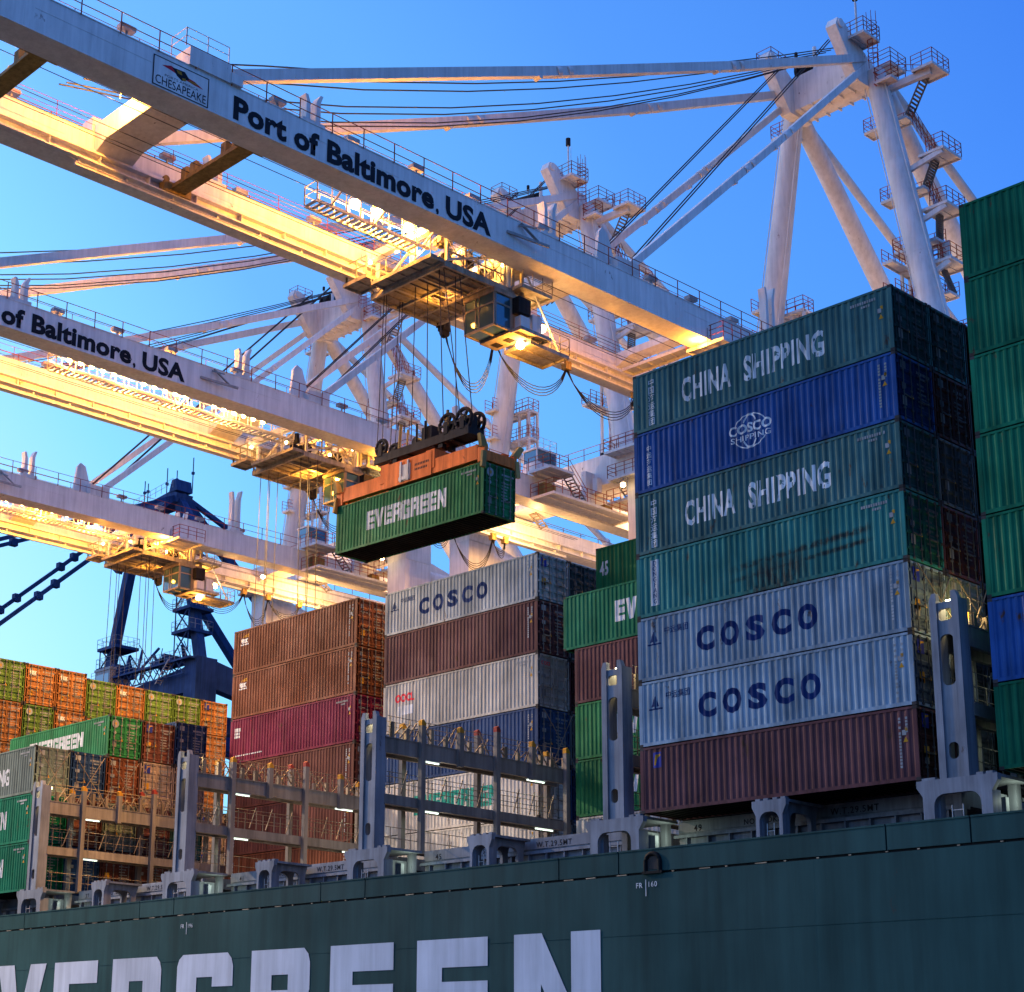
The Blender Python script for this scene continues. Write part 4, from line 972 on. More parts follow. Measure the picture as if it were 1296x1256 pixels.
def festoon(parent, ys, drops, x=-3.56):
    """cable loops hanging from little carriages under the festoon rail"""
    m = MB(); m2 = MB(); rnd = random.Random(4)
    for i, (a, b) in enumerate(zip(ys[:-1], ys[1:])):
        d = drops[i]
        for q in range(4):
            pts = []
            for k in range(13):
                f = k/12; pts.append((x+.05*q+.25*math.sin(f*3.1), a+(b-a)*f, GZ0-.75-(d+.22*q-.2)*(1-(2*f-1)**2)**.8))
            m.tube(pts, .03, 5)
    for y in ys: m2.box(x-.15,x+.3,y-.25,y+.25,GZ0-.85,GZ0-.45); m2.disc((x,y-.1,GZ0-.35),(1,0,0),.14,.5,10); m2.disc((x,y+.2,GZ0-.35),(1,0,0),.14,.5,10)
    m.build('festoon_cable', M['cable'], parent); m2.build('cable_carriage', M['machine_yellow'], parent)
festoon(cranes[0], [15.9,20.4,27.2,34.2,36.5,39.5], [3.9,2.4,2.2,1.2,1.6]); festoon(cranes[1], [29.8,35,42,45.5,50.5,52], [3.2,2.6,1.9,3.0,1.2]); festoon(cranes[2], [35.3,39.5,46,49,53], [3.0,2.2,2.6,1.4])

# ------------------------------------------------------------------ trolleys with operator cabs
def make_trolley(i, yt, lamps, bottoms):
    t = thing('crane_trolley', ['trolley of the nearest crane, with glazed operator cab, from whose ropes the green container hangs', 'trolley with glazed operator cab on the second boom, behind the hanging orange spreader','trolley with glazed operator cab on the lowest and farthest white boom'][i], 'trolley', (CX[i], yt, 0), 'crane trolleys with operator cabs')
    YL = M['trolley_steel']; WH = M['crane_white']
    m = MB()
    for x in (-3.45, 2.95): m.box(x, x+.4, -.6, 6.4, 36.9, 37.5)
    for y in (-.2, 2.6, 5.6): m.box(-3.04, 2.94, y, y+.4, 36.9, 37.4)
    for x in (-3.62,-3.35,2.9,3.2):
        for y in (.2,5.6): m.disc((x,y,37.05),(1,0,0),.28,.1,14)
    for x in (-3.2,-.2,2.8):
        for y in (.3,5.3): m.box(x, x+.18, y, y+.18, 34.9, 36.9)
    m.bar((-3.1,.4,35),(-.1,.4,36.8),.1,.14); m.bar((2.9,5.4,35),(-.1,5.4,36.8),.1,.14); m.bar((2.9,.4,35),(2.9,5.3,36.8),.1,.14)
    m.build('trolley_frame', WH, t)
    m = MB(); x0,x1,y0,y1 = -3.5,2.9,.2,5.7
    for a in (x0,-1.4,.7,x1-.16): m.box(a,a+.16,y0,y1,34.55,34.92)
    for b in (y0,2.2,3.9,y1-.16): m.box(x0+.161,-1.401,b,b+.16,34.56,34.9); m.box(-1.239,.699,b,b+.16,34.56,34.9); m.box(.861,x1-.161,b,b+.16,34.56,34.9)
    m.mi = 1
    for xa, xb, ya, yb in ((-3.33,-1.41,.37,5.5),(-1.23,.69,.37,2.19),(-1.23,.69,4.07,5.5),(.87,2.7,.37,5.5)): m.box(xa,xb,ya,yb,34.72,34.76)
    for q in range(9): x = -3.2+q*.7; m.box(x,x+.05,y0+.2,y1-.2,34.64,34.70)
    m.build('machinery_deck', [YL, M['grating']], t)
    m = MB(); rnd = random.Random(9+i)
    for q in range(44):
        x = rnd.uniform(-3.2,2.2); y = rnd.uniform(.4,4.9); z = rnd.choice((34.95,34.95,35.4,35.9,36.4,36.9)); sx, sy, sz = rnd.uniform(.2,.7), rnd.uniform(.2,.8), rnd.uniform(.2,.8)
        m.mi = rnd.choice((0,0,1,2)); m.box(x,x+sx,y,y+sy,z,z+sz)
    m.mi = 1
    for x in (-2.9,-2.2,1.3,2.0):
        for y in (1.2,4.2): m.disc((x,y,35.6),(1,0,0),.42,.16,18)
    m.mi = 2
    for x in (-2.4,.4): m.tube([(x,2.2,35.5),(x+1.4,2.2,35.5)], .34, 14)
    for q in range(7): m.bar((rnd.uniform(-3,2.5),rnd.uniform(.3,5),34.95),(rnd.uniform(-3,2.5),rnd.uniform(.3,5),36.8),.06,.06)
    m.build('hoist_machinery', [YL, M['machine_dark'], WH], t)
    m = MB(); platform(m, -4.3,-2.2,-1.3,.15,35.35); platform(m, -2.2,2.9,-.9,.15,34.95)
    railing(m, [(-2.2,-1.3,35.35),(-4.0,-1.3,35.35),(-4.3,-1.0,35.35),(-4.3,.1,35.35)], 1.15, .8, .045, (.5,)); railing(m, [(-2.2,-.9,34.95),(2.9,-.9,34.95)], 1.0, 1.2, .03, (.5,)); railing(m, [(3.0,.3,34.95),(3.0,4,34.95)], 1.0, 1.2, .03, (.5,))
    m.build('trolley_balcony', YL, t)
    m = MB()                                                            # lattice panels beside the deck
    for x in (-3.55, 2.75):
        for y in (.3, 1.9, 3.5, 5.1): m.box(x, x+.1, y, y+.1, 34.95, 37.6)
        for z in (35.6, 36.5, 37.5): m.box(x+.02, x+.08, .3, 5.2, z, z+.08)
        for y in (.35, 1.95, 3.55): m.bar((x+.05,y,35.0),(x+.05,y+1.6,36.5),.05,.05); m.bar((x+.05,y+1.6,35.0),(x+.05,y,36.5),.05,.05)
    for q in range(6): m.box(.4+.4*q, .7+.4*q, 5.72, 5.78, 35.2, 36.8)
    m.box(.3, 2.8, 5.70, 5.80, 36.8, 37.0); m.box(.3, 2.8, 5.70, 5.80, 35.0, 35.2)
    m.build('lattice_panel', YL, t)
    # operator cab
    x0,x1,y0,y1,z0,z1 = .40,2.90,4.2,6.9,32.2,34.6
    m = MB(); p = .09
    for x in (x0,(x0+x1)/2-.04,x0+.9,x1-p):
        m.box(x,x+p*.8,y0,y0+p,z0+.12,z1-.3)
    for y in (y0+p+.01,y0+1.35,y1-p): m.box(x1-p,x1,y,y+p,z0+.12,z1-.3); m.box(x0,x0+p,y,y+p,z0+.12,z1-.3)
    m.box(x0-.06,x1+.06,y0-.06,y1+.06,z1-.3,z1); m.box(x0,x1,y0,y0+p*.9,z0+1.42,z0+1.52); m.box(x1-p*.9,x1-.002,y0+p,y0+1.4,z0+1.42,z0+1.52)
    for a in (x0,x1-.14,(x0+x1)/2-.05): m.box(a,a+.14,y0+.001,y0+1.3,z0,z0+.119)
    m.box(x0,x1,y0,y0+.1,z0-.002,z0+.117); m.box(x0+.001,x1-.001,y0+1.3,y1,z0-.1,z0+.12); m.box(x0+.03,x1-.03,y0+1.45,y1-.02,z0+.12,z1-.31)
    m.mi = 1; m.box(x0+.4,x0+.9,y0+1.8,y0+2.4,z0-.12,z0-.101); m.box(x0+1.4,x0+1.9,y0+1.8,y0+2.4,z0-.12,z0-.101)
    cab = m.build('operator_cab', [M['cab_tan'], M['machine_dark']], t)
    m = MB(); m.box(x0+.05,x1-.05,y0+.04,y0+1.40,z0+.06,z1-.31); m.build('cab_window', M['glass'], cab)
    m = MB(); m.box(x1+.01,x1+.55,y0+1.5,y0+2.5,z1-1.3,z1-.3); m.build('air_conditioner', M['machine_dark'], cab)
    m = MB(); m.box(x0+1.0,x0+1.5,y0+.5,y0+1.0,z0+.3,z0+.8); m.box(x0+1.0,x0+1.5,y0+.95,y0+1.1,z0+.8,z0+1.5); m.build('seat', M['machine_dark'], cab)
    m = MB()
    for x in (x0+.1,x1-.3):
        for y in (y0+1.6,y1-.3): m.box(x,x+.2,y,y+.2,z1,36.9)
    m.box(x0,x1,5.9,7.2,36.3,36.9); platform(m, .2,3.6,5.8,8.4,35.1); railing(m, [(3.6,5.9,35.1),(3.6,8.4,35.1),(.4,8.4,35.1)], 1.0, .9, .03, (.5,))
    platform(m, .9,3.1,7.05,10.4,32.0); railing(m, [(3.1,7.1,32.0),(3.1,10.4,32.0),(.9,10.4,32.0),(.9,7.1,32.0)], 1.1, .85, .035, (.5,)); platform(m, 2.96,3.7,5.6,8.2,32.3)
    m.mi = 1; m.box(3.0,3.5,5.8,6.6,32.35,33.1); m.box(3.02,3.4,6.9,7.7,32.35,33.5)
    m.bar((1.0,9.8,32),(1.0,6.8,36.4),.1,.1); m.bar((2.9,9.8,32),(2.9,6.8,36.4),.1,.1)
    m.build('cab_balcony', [YL, WH], t)
    m = MB(); m.bar((-3.2,5.6,34.6),(-3.5,6.1,34.9),.5,.4); m.box(-3.7,-3.2,5.9,6.5,34.4,35.0); m.disc((-3.4,6.2,34.3),(1,0,0),.32,.3,14); m.bar((-3.4,5.7,34.9),(.5,5.9,34.9),.2,.25); m.build('cable_guide', M['machine_dark'], t)
    m = MB(); yc0, yc1 = lamps[0]; 
    for xx in (.55, 1.55): m.box(xx-.05, xx+.05, yc0, yc1, 35.98, 36.15)
    for q in range(int((yc1-yc0)/.42)): m.box(.601, 1.499, yc0+.42*q, yc0+.42*q+.20, 36.08, 36.13)
    railing(m, [(.5,yc1,36.15),(.5,yc0,36.15),(1.6,yc0,36.15),(1.6,yc1,36.15)], 1.1, 1.1, .04, (.5,))
    for y in (yc0+1.0, (yc0+yc1)/2, yc1-.5): m.bar((.4,y,36.1),(-.6,y,36.9),.1,.1); m.bar((1.6,y,36.1),(3.0,y,36.9),.1,.1)
    m.build('lamp_gallery', M['crane_white'], t)
    for (x,y,z,r) in lamps[1]:
        l = MB(); l.disc((x,y,z),(.3,-.3,-1),r,.16,14); l.build('flood_lamp', M['sodium'], t)
        if r > .2:
            h = MB(); h.tube([(x-.5,y,z-.9),(x-.5,y,z+.5),(x-.3,y,z+.62),(x+.3,y,z+.62),(x+.5,y,z+.5),(x+.5,y,z-.9)], .04, 6); h.disc((x-.03,y+.03,z+.16),(.3,-.3,-1),r*1.05,.14,14); h.build('lamp_frame', M['crane_white'], t)
    for (x,y,z) in ((-2.9,-.4,36.6),(-1.2,.2,36.9),(.6,.25,36.2),(2.5,3.0,35.4),(2.6,5.2,36.4),(1.0,5.9,35.4)):
        l = MB(); l.disc((x,y,z),(.5,-.6,-.6),.11,.1,10); l.build('work_lamp', M['sodium'], t)
    for (x,y,z) in ((2.6,6.7,31.75),(2.9,8.2,33.15)):
        l = MB(); l.disc((x,y,z),(.4,-.5,-1),.26,.14,14); l.build('flood_lamp', M['sodium'], t)
    m = MB()
    for (x,y), (bx,by,bz) in bottoms: m.tube([(x,y,35.3),(bx,by,bz)], .03, 5)
    m.build('hoist_rope', M['rope'], t)
    return t
TY = [9.8, 23.9, 29.7]
b1 = [((x,y),(bx_,by_,25.5)) for x, y, bx_, by_ in ((-2.7,.6,-2.95,.5),(-2.5,.6,-2.5,.5),(-2.7,1.9,-2.95,1.5),(-2.5,1.9,-2.5,1.5),(2.0,.6,2.6,.5),(2.3,.6,3.9,.5),(2.0,1.9,2.6,1.5),(2.3,1.9,3.9,1.5))]+[((-.4,1.0),(-.7,1.1,25.2)),((.3,1.3),(.5,1.2,25.2))]
make_trolley(0, TY[0], ((-8.2,.2), [(1.0,-5.0,37.2,.3),(1.1,-3.4,37.2,.3),(1.0,-.9,37.2,.28),(1.5,3.2,36.3,.2)]), b1)
b2 = [((x,y),(x*1.15,y,8)) for x in (-3,-2,1.9,2.8) for y in (.7,1.6)]
ml = [(1.6,-19.5+q*.9+(1.6 if q > 4 else 0)+(1.6 if q > 9 else 0),36.75,.15) for q in range(16)]
make_trolley(1, TY[1], ((-20.5,.2), ml), b2)
make_trolley(2, TY[2], ((-20.5,.2), [(1.6,-16+q*1.5,36.75,.15) for q in range(9)]), b2)

# ------------------------------------------------------------------ hanging container and its spreader
TILT = R(1.1)
hx, hy, hz = -30.62, 9.62, 19.10
container(hx, hy, hz, H9, 'evergreen', 'green container with white block letters hanging in mid air from the orange spreader', art='ever', mark='green', seed=4, rot=(0,TILT,0))
sp = thing('spreader', 'orange container spreader with black headblock and rope sheaves, holding the hanging green container', 'spreader', (hx,hy,hz), rot=(0,TILT,0))
z0 = P96+.02; OR = M['spreader_orange']
m = MB()
for y in (.02, W-.42): m.box(.55, LEN-.55, y, y+.4, z0+.18, z0+1.02)
for x in (4.3, 6.1, 7.6): m.box(x, x+.35, .481, W-.481, z0+.15, z0+.7)
m.build('telescopic_beam', OR, sp)
for x0, x1 in ((.0,.45),(LEN-.45,LEN)):
    m = MB(); m.box(x0, x1, .0, W, z0+.06, z0+.62); m.box(x0-.03, x1+.03, -.02, .24, z0+.0, z0+.8); m.box(x0-.03, x1+.03, W-.24, W+.02, z0+.0, z0+.8); m.build('end_beam', OR, sp)
m = MB()
for x, s in ((.1,-1),(LEN-.1,1)):
    for y, q in ((.05,-1),(W-.05,1)):
        m.prism([(y-.25,z0+.75),(y+.25,z0+.75),(y+.3+q*.35,z0+1.35),(y-.05+q*.35,z0+1.45)], lambda a, z: (x-.12,a,z), lambda a, z: (x+.12,a,z)); m.bar((x+s*.08,y+q*.06,z0+.5),(x+s*.12,y+q*.16,z0-.42),.16,.3)
m.build('corner_guide', M['machine_yellow'], sp)
m = MB(); m.box(4.2, 8.1, -.05, .5, z0+.12, z0+1.5); m.box(4.2, 8.1, W-.5, W+.05, z0+.12, z0+1.5); m.box(3.8, 4.5, -.02, W-.1, z0+.5, z0+1.6); m.box(7.6,8.3,-.02,W-.1,z0+.5,z0+1.6); m.box(4.51,7.59,.3,W-.3,z0+.8,z0+1.7)
m.mi = 1; m.box(5.5,6.4,-.09,-.051,z0+.25,z0+1.2); m.box(5.6,5.72,-.16,-.091,z0+.2,z0+1.4); m.box(6.2,6.32,-.16,-.091,z0+.2,z0+1.4); m.box(5.5,6.4,-.14,-.092,z0+.3,z0+.5)
m.mi = 2
for q in range(9): m.box(6.75+q*.13,6.83+q*.13,-.056,-.0505,z0+.92,z0+1.06)
for q in range(8): m.box(6.75+q*.13,6.83+q*.13,-.056,-.0505,z0+.65,z0+.78)
m.build('spreader_frame', [OR, M['rail_pale'], M['machine_dark']], sp)
DK = M['machine_dark']; z1 = z0+.95
m = MB()
for x in (4.0, 7.8):
    for y in (.7, W-1.0): m.box(x, x+.35, y, y+.3, z0+1.9, z1+1.2)
m.box(2.5, 10.3, .75, W-.75, z1+1.25, z1+1.62); m.box(2.5, 10.3, .6, .74, z1+1.2, z1+1.7); m.box(2.5, 10.3, W-.74, W-.6, z1+1.2, z1+1.7)
for x in (3.6,5.0,7.2,8.7): m.box(x,x+.3,.7,W-.7,z1+1.15,z1+1.25)
for x in (5.9, 6.6): m.tube([(x,.8,z1+1.6),(x,.8,z1+2.9)], .07, 6)
m.box(6.2,7.0,.9,1.6,z1+1.65,z1+2.6); m.box(5.3,5.7,1.0,1.5,z1+1.65,z1+2.2)
hb = m.build('headblock', DK, sp)
for x in (3.0, 8.5, 9.8):
    for y in (.72, W-.72):
        s_ = MB(); r = .50 if x < 5 else .66; s_.tube([(x+(r-.04)*math.cos(a*math.pi/12),y,z1+2.15+(r-.04)*math.sin(a*math.pi/12)) for a in range(25)], .11, 8, False); s_.disc((x,y,z1+2.15),(0,1,0),r*.45,.16,16)
        for a in range(6): s_.bar((x,y,z1+2.15),(x+r*.95*math.cos(a*1.047),y,z1+2.15+r*.95*math.sin(a*1.047)),.1,.14,(0,1,0))
        s_.box(x-.16,x+.16,y-.16,y+.16,z1+1.6,z1+2.3); s_.mi = 1; s_.disc((x,y,z1+2.15),(0,1,0),r*.32,.26,12)
        
        s_.build('rope_sheave', [DK, M['machine_yellow']], hb)
s_ = MB(); s_.box(8.2,10.1,.95,W-.95,z1+1.62,z1+2.45); s_.disc((5.6,1.1,z1+1.95),(0,1,0),.3,.3,16); s_.build('rope_guard', DK, hb)
m = MB()
for x, y in ((4.2,1.0),(7.9,1.2)): m.tube([(x,y,z1+1.6),(x+.1,y,z1+3.3)], .09, 8)
m.tube([(5.0,.9,z1+1.6),(5.02,.9,z1+2.8)], .06, 6); m.build('cable_basket', M['machine_yellow'], hb)

# ------------------------------------------------------------------ dark blue crane behind
bc = thing('blue_gantry_crane', 'older dark blue gantry crane far behind the brightly lit containers at left', 'gantry crane', (-117.3,55,0))
BL = M['crane_blue']; S = lambda s, a, b: a if s < 0 else b
for s in (-1, 1):
    m = MB(); m.bar((s*3.9,0,53),(s*8.6,0,47),.9,.9,(0,1,0)); m.bar((s*3.9,0,53.5),(s*9.3,0,33.5),1.05,1.05,(0,1,0)); m.build('mast', BL, bc)
    m = MB(); m.bar((s*4,0,53.5),(s*6.5,26,28),.95,.95); m.build('rear_leg', BL, bc)
    m = MB(); m.bar((s*4.2,0,53.6),(s*4.6,60,30),.5,.5); m.build('back_stay', BL, bc)
    m = MB()
    for y, z in ((-28,28.8),(-54,29)):
        m.bar((s*3.9,-.5,53.4),(s*4.2,y,z),.42,.42)
        for f in (.3,.36,.55,.62,.8): p = Vector((s*3.9,-.5,53.4)).lerp(Vector((s*4.2,y,z)), f); m.box(p.x-.35,p.x+.35,p.y-.4,p.y+.4,p.z-.42,p.z+.42)
    m.build('fore_stay', BL, bc)
    m = MB(); m.box(s*4.2-.6, s*4.2+.6, -60, 60, 26.6, 28.6); m.build('boom_girder', BL, bc)
    m = MB(); m.box(*sorted((s*8.4,s*10.6)), -1.4, 1.4, -8.9, 33.4); m.build('portal_column', BL, bc)
    m = MB(); m.box(*sorted((s*8.4,s*10.6)), 22, 24.6, -8.9, 30); m.build('portal_column', BL, bc)
    m = MB(); m.prism([(1.4,33.3),(1.4,30.2),(22,26.4),(22,29)], lambda a, z: (s*9.5-.7,a,z), lambda a, z: (s*9.5+.7,a,z)); m.build('side_tie', BL, bc)
m = MB(); m.prism([(-4.4,52.6),(4.4,52.6),(4.7,53.6),(3.4,54.1),(-3.4,53.5),(-4.8,53.5)], lambda a, z: (a,-1,z), lambda a, z: (a,1.2,z)); m.prism([(3.1,53.9),(4.7,53.9),(4.4,55.3),(3.6,55.3)], lambda a, z: (a,-1.1,z), lambda a, z: (a,1.05,z)); m.build('apex_beam', BL, bc)
m = MB(); m.prism([(-10.5,33.3),(-10.5,29.6),(10.5,29.6),(10.5,33.3),(8,32.4),(-8,31.0)], lambda a, z: (a,-1.33,z), lambda a, z: (a,1.33,z)); m.build('portal_beam', BL, bc)
m = MB(); h = MB(); rnd = random.Random(11)
for s in (-1, 1):
    for z in (42.2, 39.4, 36.8) if s > 0 else (37.4, 35.0):
        x0, x1 = sorted((s*8.2-2.4, s*8.2+1.0)) if s > 0 else (-9.4,-5.4); platform(m, x0, x1, -1.6, 1.6, z, .25); railing(h, [(x0,-1.6,z),(x1,-1.6,z),(x1,1.6,z),(x0,1.6,z),(x0,-1.6,z)], 1.1, .9, .03, (.5,))
        m.bar((x0+.4,-1.4,z-2.6),(x1-.3,-1.4,z),.12,.12); m.bar((x1-.4,-1.4,z-2.6),(x0+.3,-1.4,z),.12,.12)
        for xx in (x0+.4, x1-.4): m.tube([(xx,-1.4,z-2.7),(xx,-1.4,z)], .07, 6)
railing(h, [(-10,-1.8,33.4),(10,-1.8,33.4)], 1.1, 1.0, .03, (.35,.68)); platform(m, -10.4,10.4,-2.2,-1.4,33.3); railing(h, [(-4,-1.2,53.5),(4,-1.2,54.3)], 1.1, 1.2, .03, (.5,)); railing(h, [(-60+4,-.3,28.6)][:1]*1+[(-5,-40,28.6)], 1.1, 3, .03) if 0 else None
railing(h, [(-12,-2.0,32.2),(-60,-2.0,34.2)], 1.1, 2.4, .025, (.35,.68))
for q in range(26):
    x = rnd.uniform(-6,8); hh = rnd.uniform(.6,3.2); m.tube([(x,rnd.uniform(-1.5,1.5),33.3),(x,rnd.uniform(-1.5,1.5),33.3+hh)], rnd.choice((.05,.08,.16)), 6)
    if q % 3 == 0: x = rnd.uniform(-7,6); m.box(x, x+rnd.uniform(.4,1.6), -1.6, .5, 33.3, 33.3+rnd.uniform(.5,1.4))
for x in (-3.6,-2.9,1.0,3.0,6.2): m.tube([(x,0,53.3),(x,0,56.6+rnd.uniform(-1,1.2))], .06, 6); m.box(x-.14,x+.14,-.14,.14,55.6,55.9)
for q in range(12):
    x = -8+q*1.4; m.bar((x,-1.9,33.3),(x+1.4,-1.9,31.6),.09,.09); m.bar((x+1.4,-1.9,33.3),(x,-1.9,31.6),.09,.09)
m.bar((-8.4,-1.9,31.6),(9,-1.9,31.6),.14,.14)
m.build('walkway', BL, bc); h.build('railing', M['crane_grey'], bc)
m = MB(); m.box(-8.2,-5.0,-2.4,.4,31.4,34.2); m.box(-8.3,-4.9,-2.5,.5,34.2,34.5); c_ = m.build('control_cabin', M['crane_grey'], bc); m = MB(); m.box(-7.9,-5.3,-2.43,-2.401,32.6,33.8); m.build('window', M['glass'], c_)
m = MB(); stairs(m, (4.2,-2.0,31.0),(6.6,-2.0,33.4), .7, (0,1,0), 9); m.build('stairs', M['crane_grey'], bc)
m = MB()
for x in (-5.5,-4.8,-3.2,-2.4,-1.0): m.tube([(x,-8,8),(x,-8,29)], .05, 5)
m.build('hoist_rope', M['rope'], bc)

# ------------------------------------------------------------------ lamps and added fill lights
def point(x, y, z, p, c=(1,.50,.14), r=.25, kind='POINT', rot=None, spot=110):
    l = bpy.data.lights.new('lamp_or_fill_light', kind); l.energy = p; l.color = c
    if kind == 'SPOT': l.spot_size = R(spot); l.spot_blend = .5
    l.shadow_soft_size = r
    o = bpy.data.objects.new('lamp_or_fill_light', l); COL.objects.link(o); o.location = (x,y,z)
    if rot: o.rotation_euler = rot
    return o
def area(x, y, z, p, c, sx, sy, rot=(0,0,0)):
    l = bpy.data.lights.new('tube_light', 'AREA'); l.shape = 'RECTANGLE'; l.size = sx; l.size_y = sy; l.energy = p; l.color = c
    o = bpy.data.objects.new('tube_light', l); COL.objects.link(o); o.location = (x,y,z); o.rotation_euler = rot
SOD = (1,.37,.035)
K = 1.0
for y, p in ((4.9,4200),(7.0,4200),(9.2,3000)): point(CX[0]+1.0, y, 36.95, p*K, SOD)
point(CX[0]-.6, 12.3, 33.8, 150*K, SOD, .15); point(CX[1]-.6, 26.4, 33.8, 150*K, SOD, .15); point(CX[2]-.6, 32.2, 33.8, 150*K, SOD, .15)  # fill lights added to brighten the trolley undersides, no fixtures there
point(CX[0]+1.2, 13.0, 36.1, 2600*K, SOD, .15); point(CX[0]+2.6, 16.4, 31.4, 900*K, SOD); point(CX[0]+3.0, 18.0, 32.9, 900*K, SOD)
for x in CX:
    point(x-.1, -10.5, 38.4, 3600, SOD, .15); point(x-.6, -16.6, 36.6, 3000, SOD, .15); point(x+4.5, 31.0, 35.6, 900, SOD, .15)
    point(x-.5, 2.0, 36.4, 1300, SOD, .2)
for y in (4.5,9,13.5,17.5): point(CX[1]+1.6, y, 36.55, 4200*K, SOD)
point(CX[1]+1.2, 27.2, 36.1, 700*K, SOD, .15); point(CX[1]+2.6, 30.5, 31.4, 900*K, SOD); point(CX[1]+.5, 44, 35.5, 900*K, SOD)
for y in (15,20,25): point(CX[2]+1.6, y, 36.55, 4200*K, SOD)
point(CX[2]+1.2, 33, 36.1, 2600*K, SOD, .15); point(CX[2]+2.6, 36.4, 31.4, 900*K, SOD); point(CX[2]+.5, 48, 35.5, 900*K, SOD)
# floods under the booms aimed down on the deck stacks
FL = 66000*K
for x, y, p in ((CX[0],22,.45),(CX[1],8,.9),(CX[1],20,1.0),(CX[2],14,.8)): point(x+.5, y, 35.2, FL*p, (1,.52,.14), .4, 'SPOT', (0,0,0), 150)
for x in CX:                                                            # fill lights added round portal and rear girders to warm the crane steel
    point(x, 52.4, 35.2, 4200, (1,.52,.17), .3); point(x+6.5, 60.5, 36.5, 2200, (1,.52,.2), .3); point(x, 72, 35, 4200, (1,.5,.17), .3); point(x+9, 66, 44, 1200, (1,.66,.4), .3)
def aim(x, y, z, tx, ty, tz, p, c, spot, r=.35):
    d = Vector((x-tx, y-ty, z-tz)); point(x, y, z, p, c, r, 'SPOT', d.to_track_quat('Z','Y').to_euler(), spot)
WARM = (1,.62,.32)
aim(CX[2]+.5, -22, 35.5, -44, -1, -2, 260000, (1,.74,.50), 70)          # boom tip floods over the outer deck edge
aim(CX[1]+.5, -20, 35.5, -46, 0, 0, 30000, (1,.66,.36), 60)
aim(CX[1]+.5, -6, 35.5, -37, 12.7, 8, 3000, (1,.44,.14), 55)
aim(CX[2]+.5, 2, 35.5, -58, 6, 6, 70000, (1,.52,.2), 70)
aim(CX[0]-.5, -16, 35.5, -24.5, 9.6, 20.6, 9000, (1,.66,.34), 23)
aim(CX[0]+13.2, 51.8, 41.6, -17.4, 14, 16, 60000, (1,.60,.28), 9)  # spot added to warm the middle stack's top container end
aim(CX[0]-4.4, 19, 35.2, -43, 15, 5, 60000, (1,.50,.13), 50)
aim(CX[0]-.8, 8, 35.2, -36, 2, 2, 42000, (1,.50,.14), 34)
aim(CX[0]-1.2, 6, 35.2, -47, 4, 4, 60000, (1,.52,.16), 26)
for x in CX:
    for y in (27, 38): point(x+.6, y, 34.6, 1000, SOD, .2)  # fill lights added under the booms to warm the girder undersides
# small lamps on the lashing bridges
for bx in BR:
    point(bx+.2, .9, 6.0, 90, (1,.72,.3), .1); 
    for z, ys in ((4.28,(3.3,10.6)),(1.92,(3.3,11.2))):
        for y in ys: area(bx+.45, y, z, 28, (.8,1,.8), .1, 1.2)
    point(bx+1.6, 1.2, -.8, 25, (.85,1,.75), .08)
point(XC+8, 9.5, 1.6, 240, (1,.83,.6), .5); point(XC+2.5, 9.5, 1.6, 170, (1,.8,.55), .5)
point(12.9, 2.2, 6.2, 120, (1,.75,.3), .15)

# ------------------------------------------------------------------ sky, sun, camera
w = bpy.data.worlds.new('World'); scene.world = w; w.use_nodes = True; nt = w.node_tree; bg = nt.nodes['Background']
sky = nt.nodes.new('ShaderNodeTexSky'); sky.sky_type = 'NISHITA'; sky.sun_disc = False
SE, SA = R(2.0), R(-125)
sky.sun_elevation = SE; sky.sun_rotation = SA; sky.ozone_density = 4.0; sky.dust_density = .6; sky.air_density = 1.2
mx = nt.nodes.new('ShaderNodeMix'); mx.data_type = 'RGBA'; mx.blend_type = 'MULTIPLY'; mx.inputs[0].default_value = 1
nt.links.new(sky.outputs[0], mx.inputs[6]); mx.inputs[7].default_value = (3.3,4.9,7.2,1); bg.inputs[1].default_value = 1.0
sc_ = nt.nodes.new('ShaderNodeVectorMath'); sc_.operation = 'SCALE'; sc_.inputs['Scale'].default_value = .15; nt.links.new(mx.outputs[2], sc_.inputs[0])
tc = nt.nodes.new('ShaderNodeTexCoord')
def sky_glow(az, el, stops):
    """soft twilight glow round one direction of the sky"""
    dv = nt.nodes.new('ShaderNodeVectorMath'); dv.operation = 'DOT_PRODUCT'
    dv.inputs[1].default_value = (math.sin(R(az))*math.cos(R(el)), math.cos(R(az))*math.cos(R(el)), math.sin(R(el)))
    nt.links.new(tc.outputs['Generated'], dv.inputs[0])
    r = nt.nodes.new('ShaderNodeValToRGB'); e = r.color_ramp.elements
    while len(e) < len(stops): e.new(.5)
    for q, (p, c) in enumerate(stops): e[q].position = p; e[q].color = (*c, 1)
    nt.links.new(dv.outputs['Value'], r.inputs[0]); return r.outputs[0]
g1 = sky_glow(-85, 0, [(.3,(.0,.0,.12)),(.43,(.014,.05,.27)),(.61,(.055,.155,.37)),(.69,(.095,.25,.38)),(.77,(.108,.265,.49)),(.84,(.20,.45,.48)),(.90,(.40,.54,.35)),(1.0,(.70,.72,.40))])
g2 = sky_glow(-128, 12, [(.30,(0,0,0)),(.50,(.04,.08,.14)),(.68,(.16,.29,.50)),(1.0,(.40,.60,.90))])
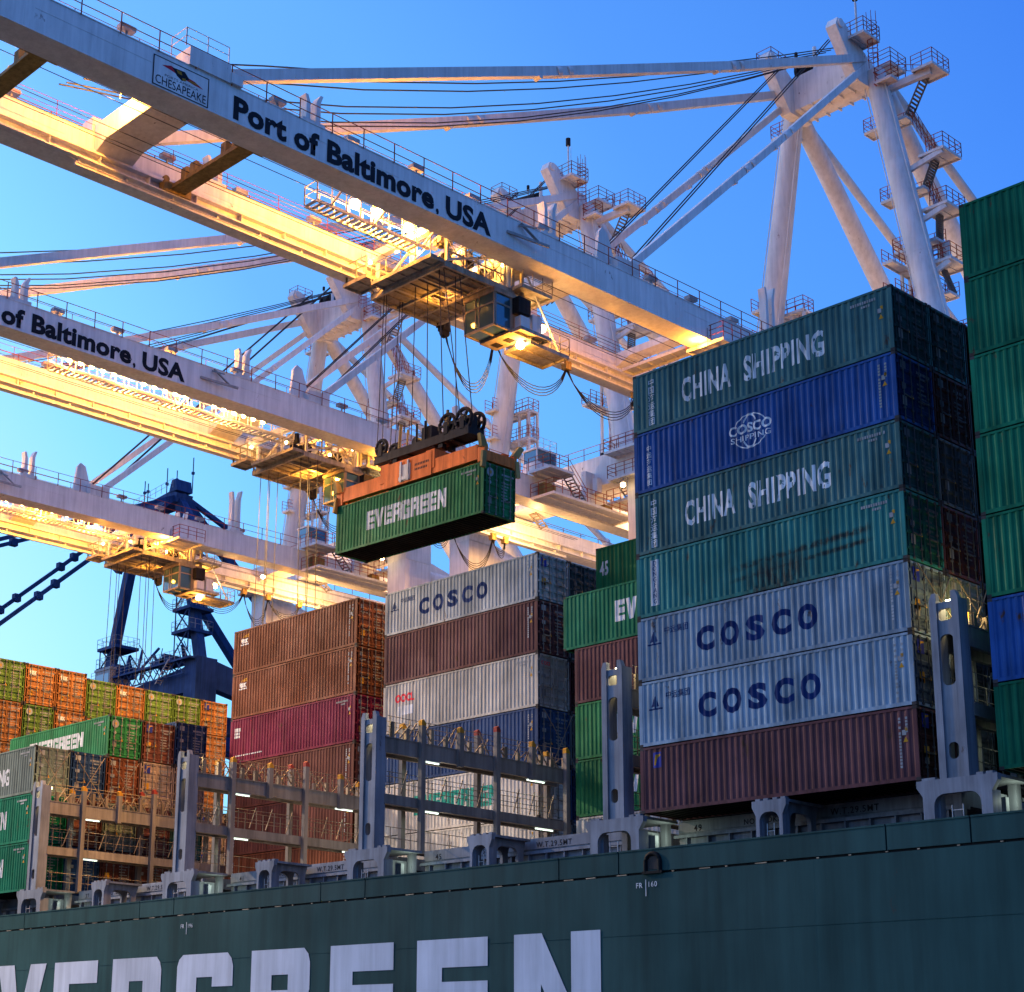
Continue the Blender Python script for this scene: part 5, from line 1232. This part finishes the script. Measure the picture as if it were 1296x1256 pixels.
g3 = sky_glow(0, 90, [(.58,(0,0,0)),(.8,(.16,.20,.34)),(1.0,(.50,.54,.80))])
a0 = nt.nodes.new('ShaderNodeVectorMath'); a0.operation = 'ADD'; nt.links.new(sc_.outputs[0], a0.inputs[0]); nt.links.new(g3, a0.inputs[1])
a1 = nt.nodes.new('ShaderNodeVectorMath'); a1.operation = 'ADD'; a2 = nt.nodes.new('ShaderNodeVectorMath'); a2.operation = 'ADD'
nt.links.new(a0.outputs[0], a1.inputs[0]); nt.links.new(g1, a1.inputs[1]); nt.links.new(a1.outputs[0], a2.inputs[0]); nt.links.new(g2, a2.inputs[1]); nt.links.new(a2.outputs[0], bg.inputs[0])
sun = bpy.data.lights.new('sun', 'SUN'); sun.energy = .02; sun.angle = R(20); sun.color = (1,.85,.75)
so = bpy.data.objects.new('sun', sun); COL.objects.link(so)
d = Vector((math.sin(SA)*math.cos(SE), math.cos(SA)*math.cos(SE), math.sin(SE))); so.rotation_euler = d.to_track_quat('Z', 'Y').to_euler()

cam = bpy.data.cameras.new('camera'); co = bpy.data.objects.new('camera', cam); COL.objects.link(co); scene.camera = co
f, cx, cy, a, b_, c_r, tx_, ty_, tz_ = 2176.3, 487.45, 785.87, -.847, .255, .019, 43.121, -51.55, -9.746
a, b_, c_r = CAMR = (-0.84711, 0.25494, 0.01899)
fwd = Vector((math.sin(a)*math.cos(b_), math.cos(a)*math.cos(b_), math.sin(b_))); rt = Vector((math.cos(a), -math.sin(a), 0)); up = rt.cross(fwd)
r2 = rt*math.cos(c_r)+up*math.sin(c_r); u2 = -rt*math.sin(c_r)+up*math.cos(c_r)
mat = Matrix((r2, u2, -fwd)).transposed().to_4x4(); mat.translation = Vector((tx_, ty_, tz_)); co.matrix_world = mat
cam.sensor_width = 36; cam.lens = f/1296*36; cam.shift_x = (648-cx)/1296; cam.shift_y = (cy-628)/1296
cam.clip_start = .5; cam.clip_end = 9000
scene.view_settings.view_transform = 'Standard'; scene.view_settings.look = 'None'; scene.view_settings.exposure = 0
scene.cycles.use_denoising = True
scene.cycles.max_bounces = 6
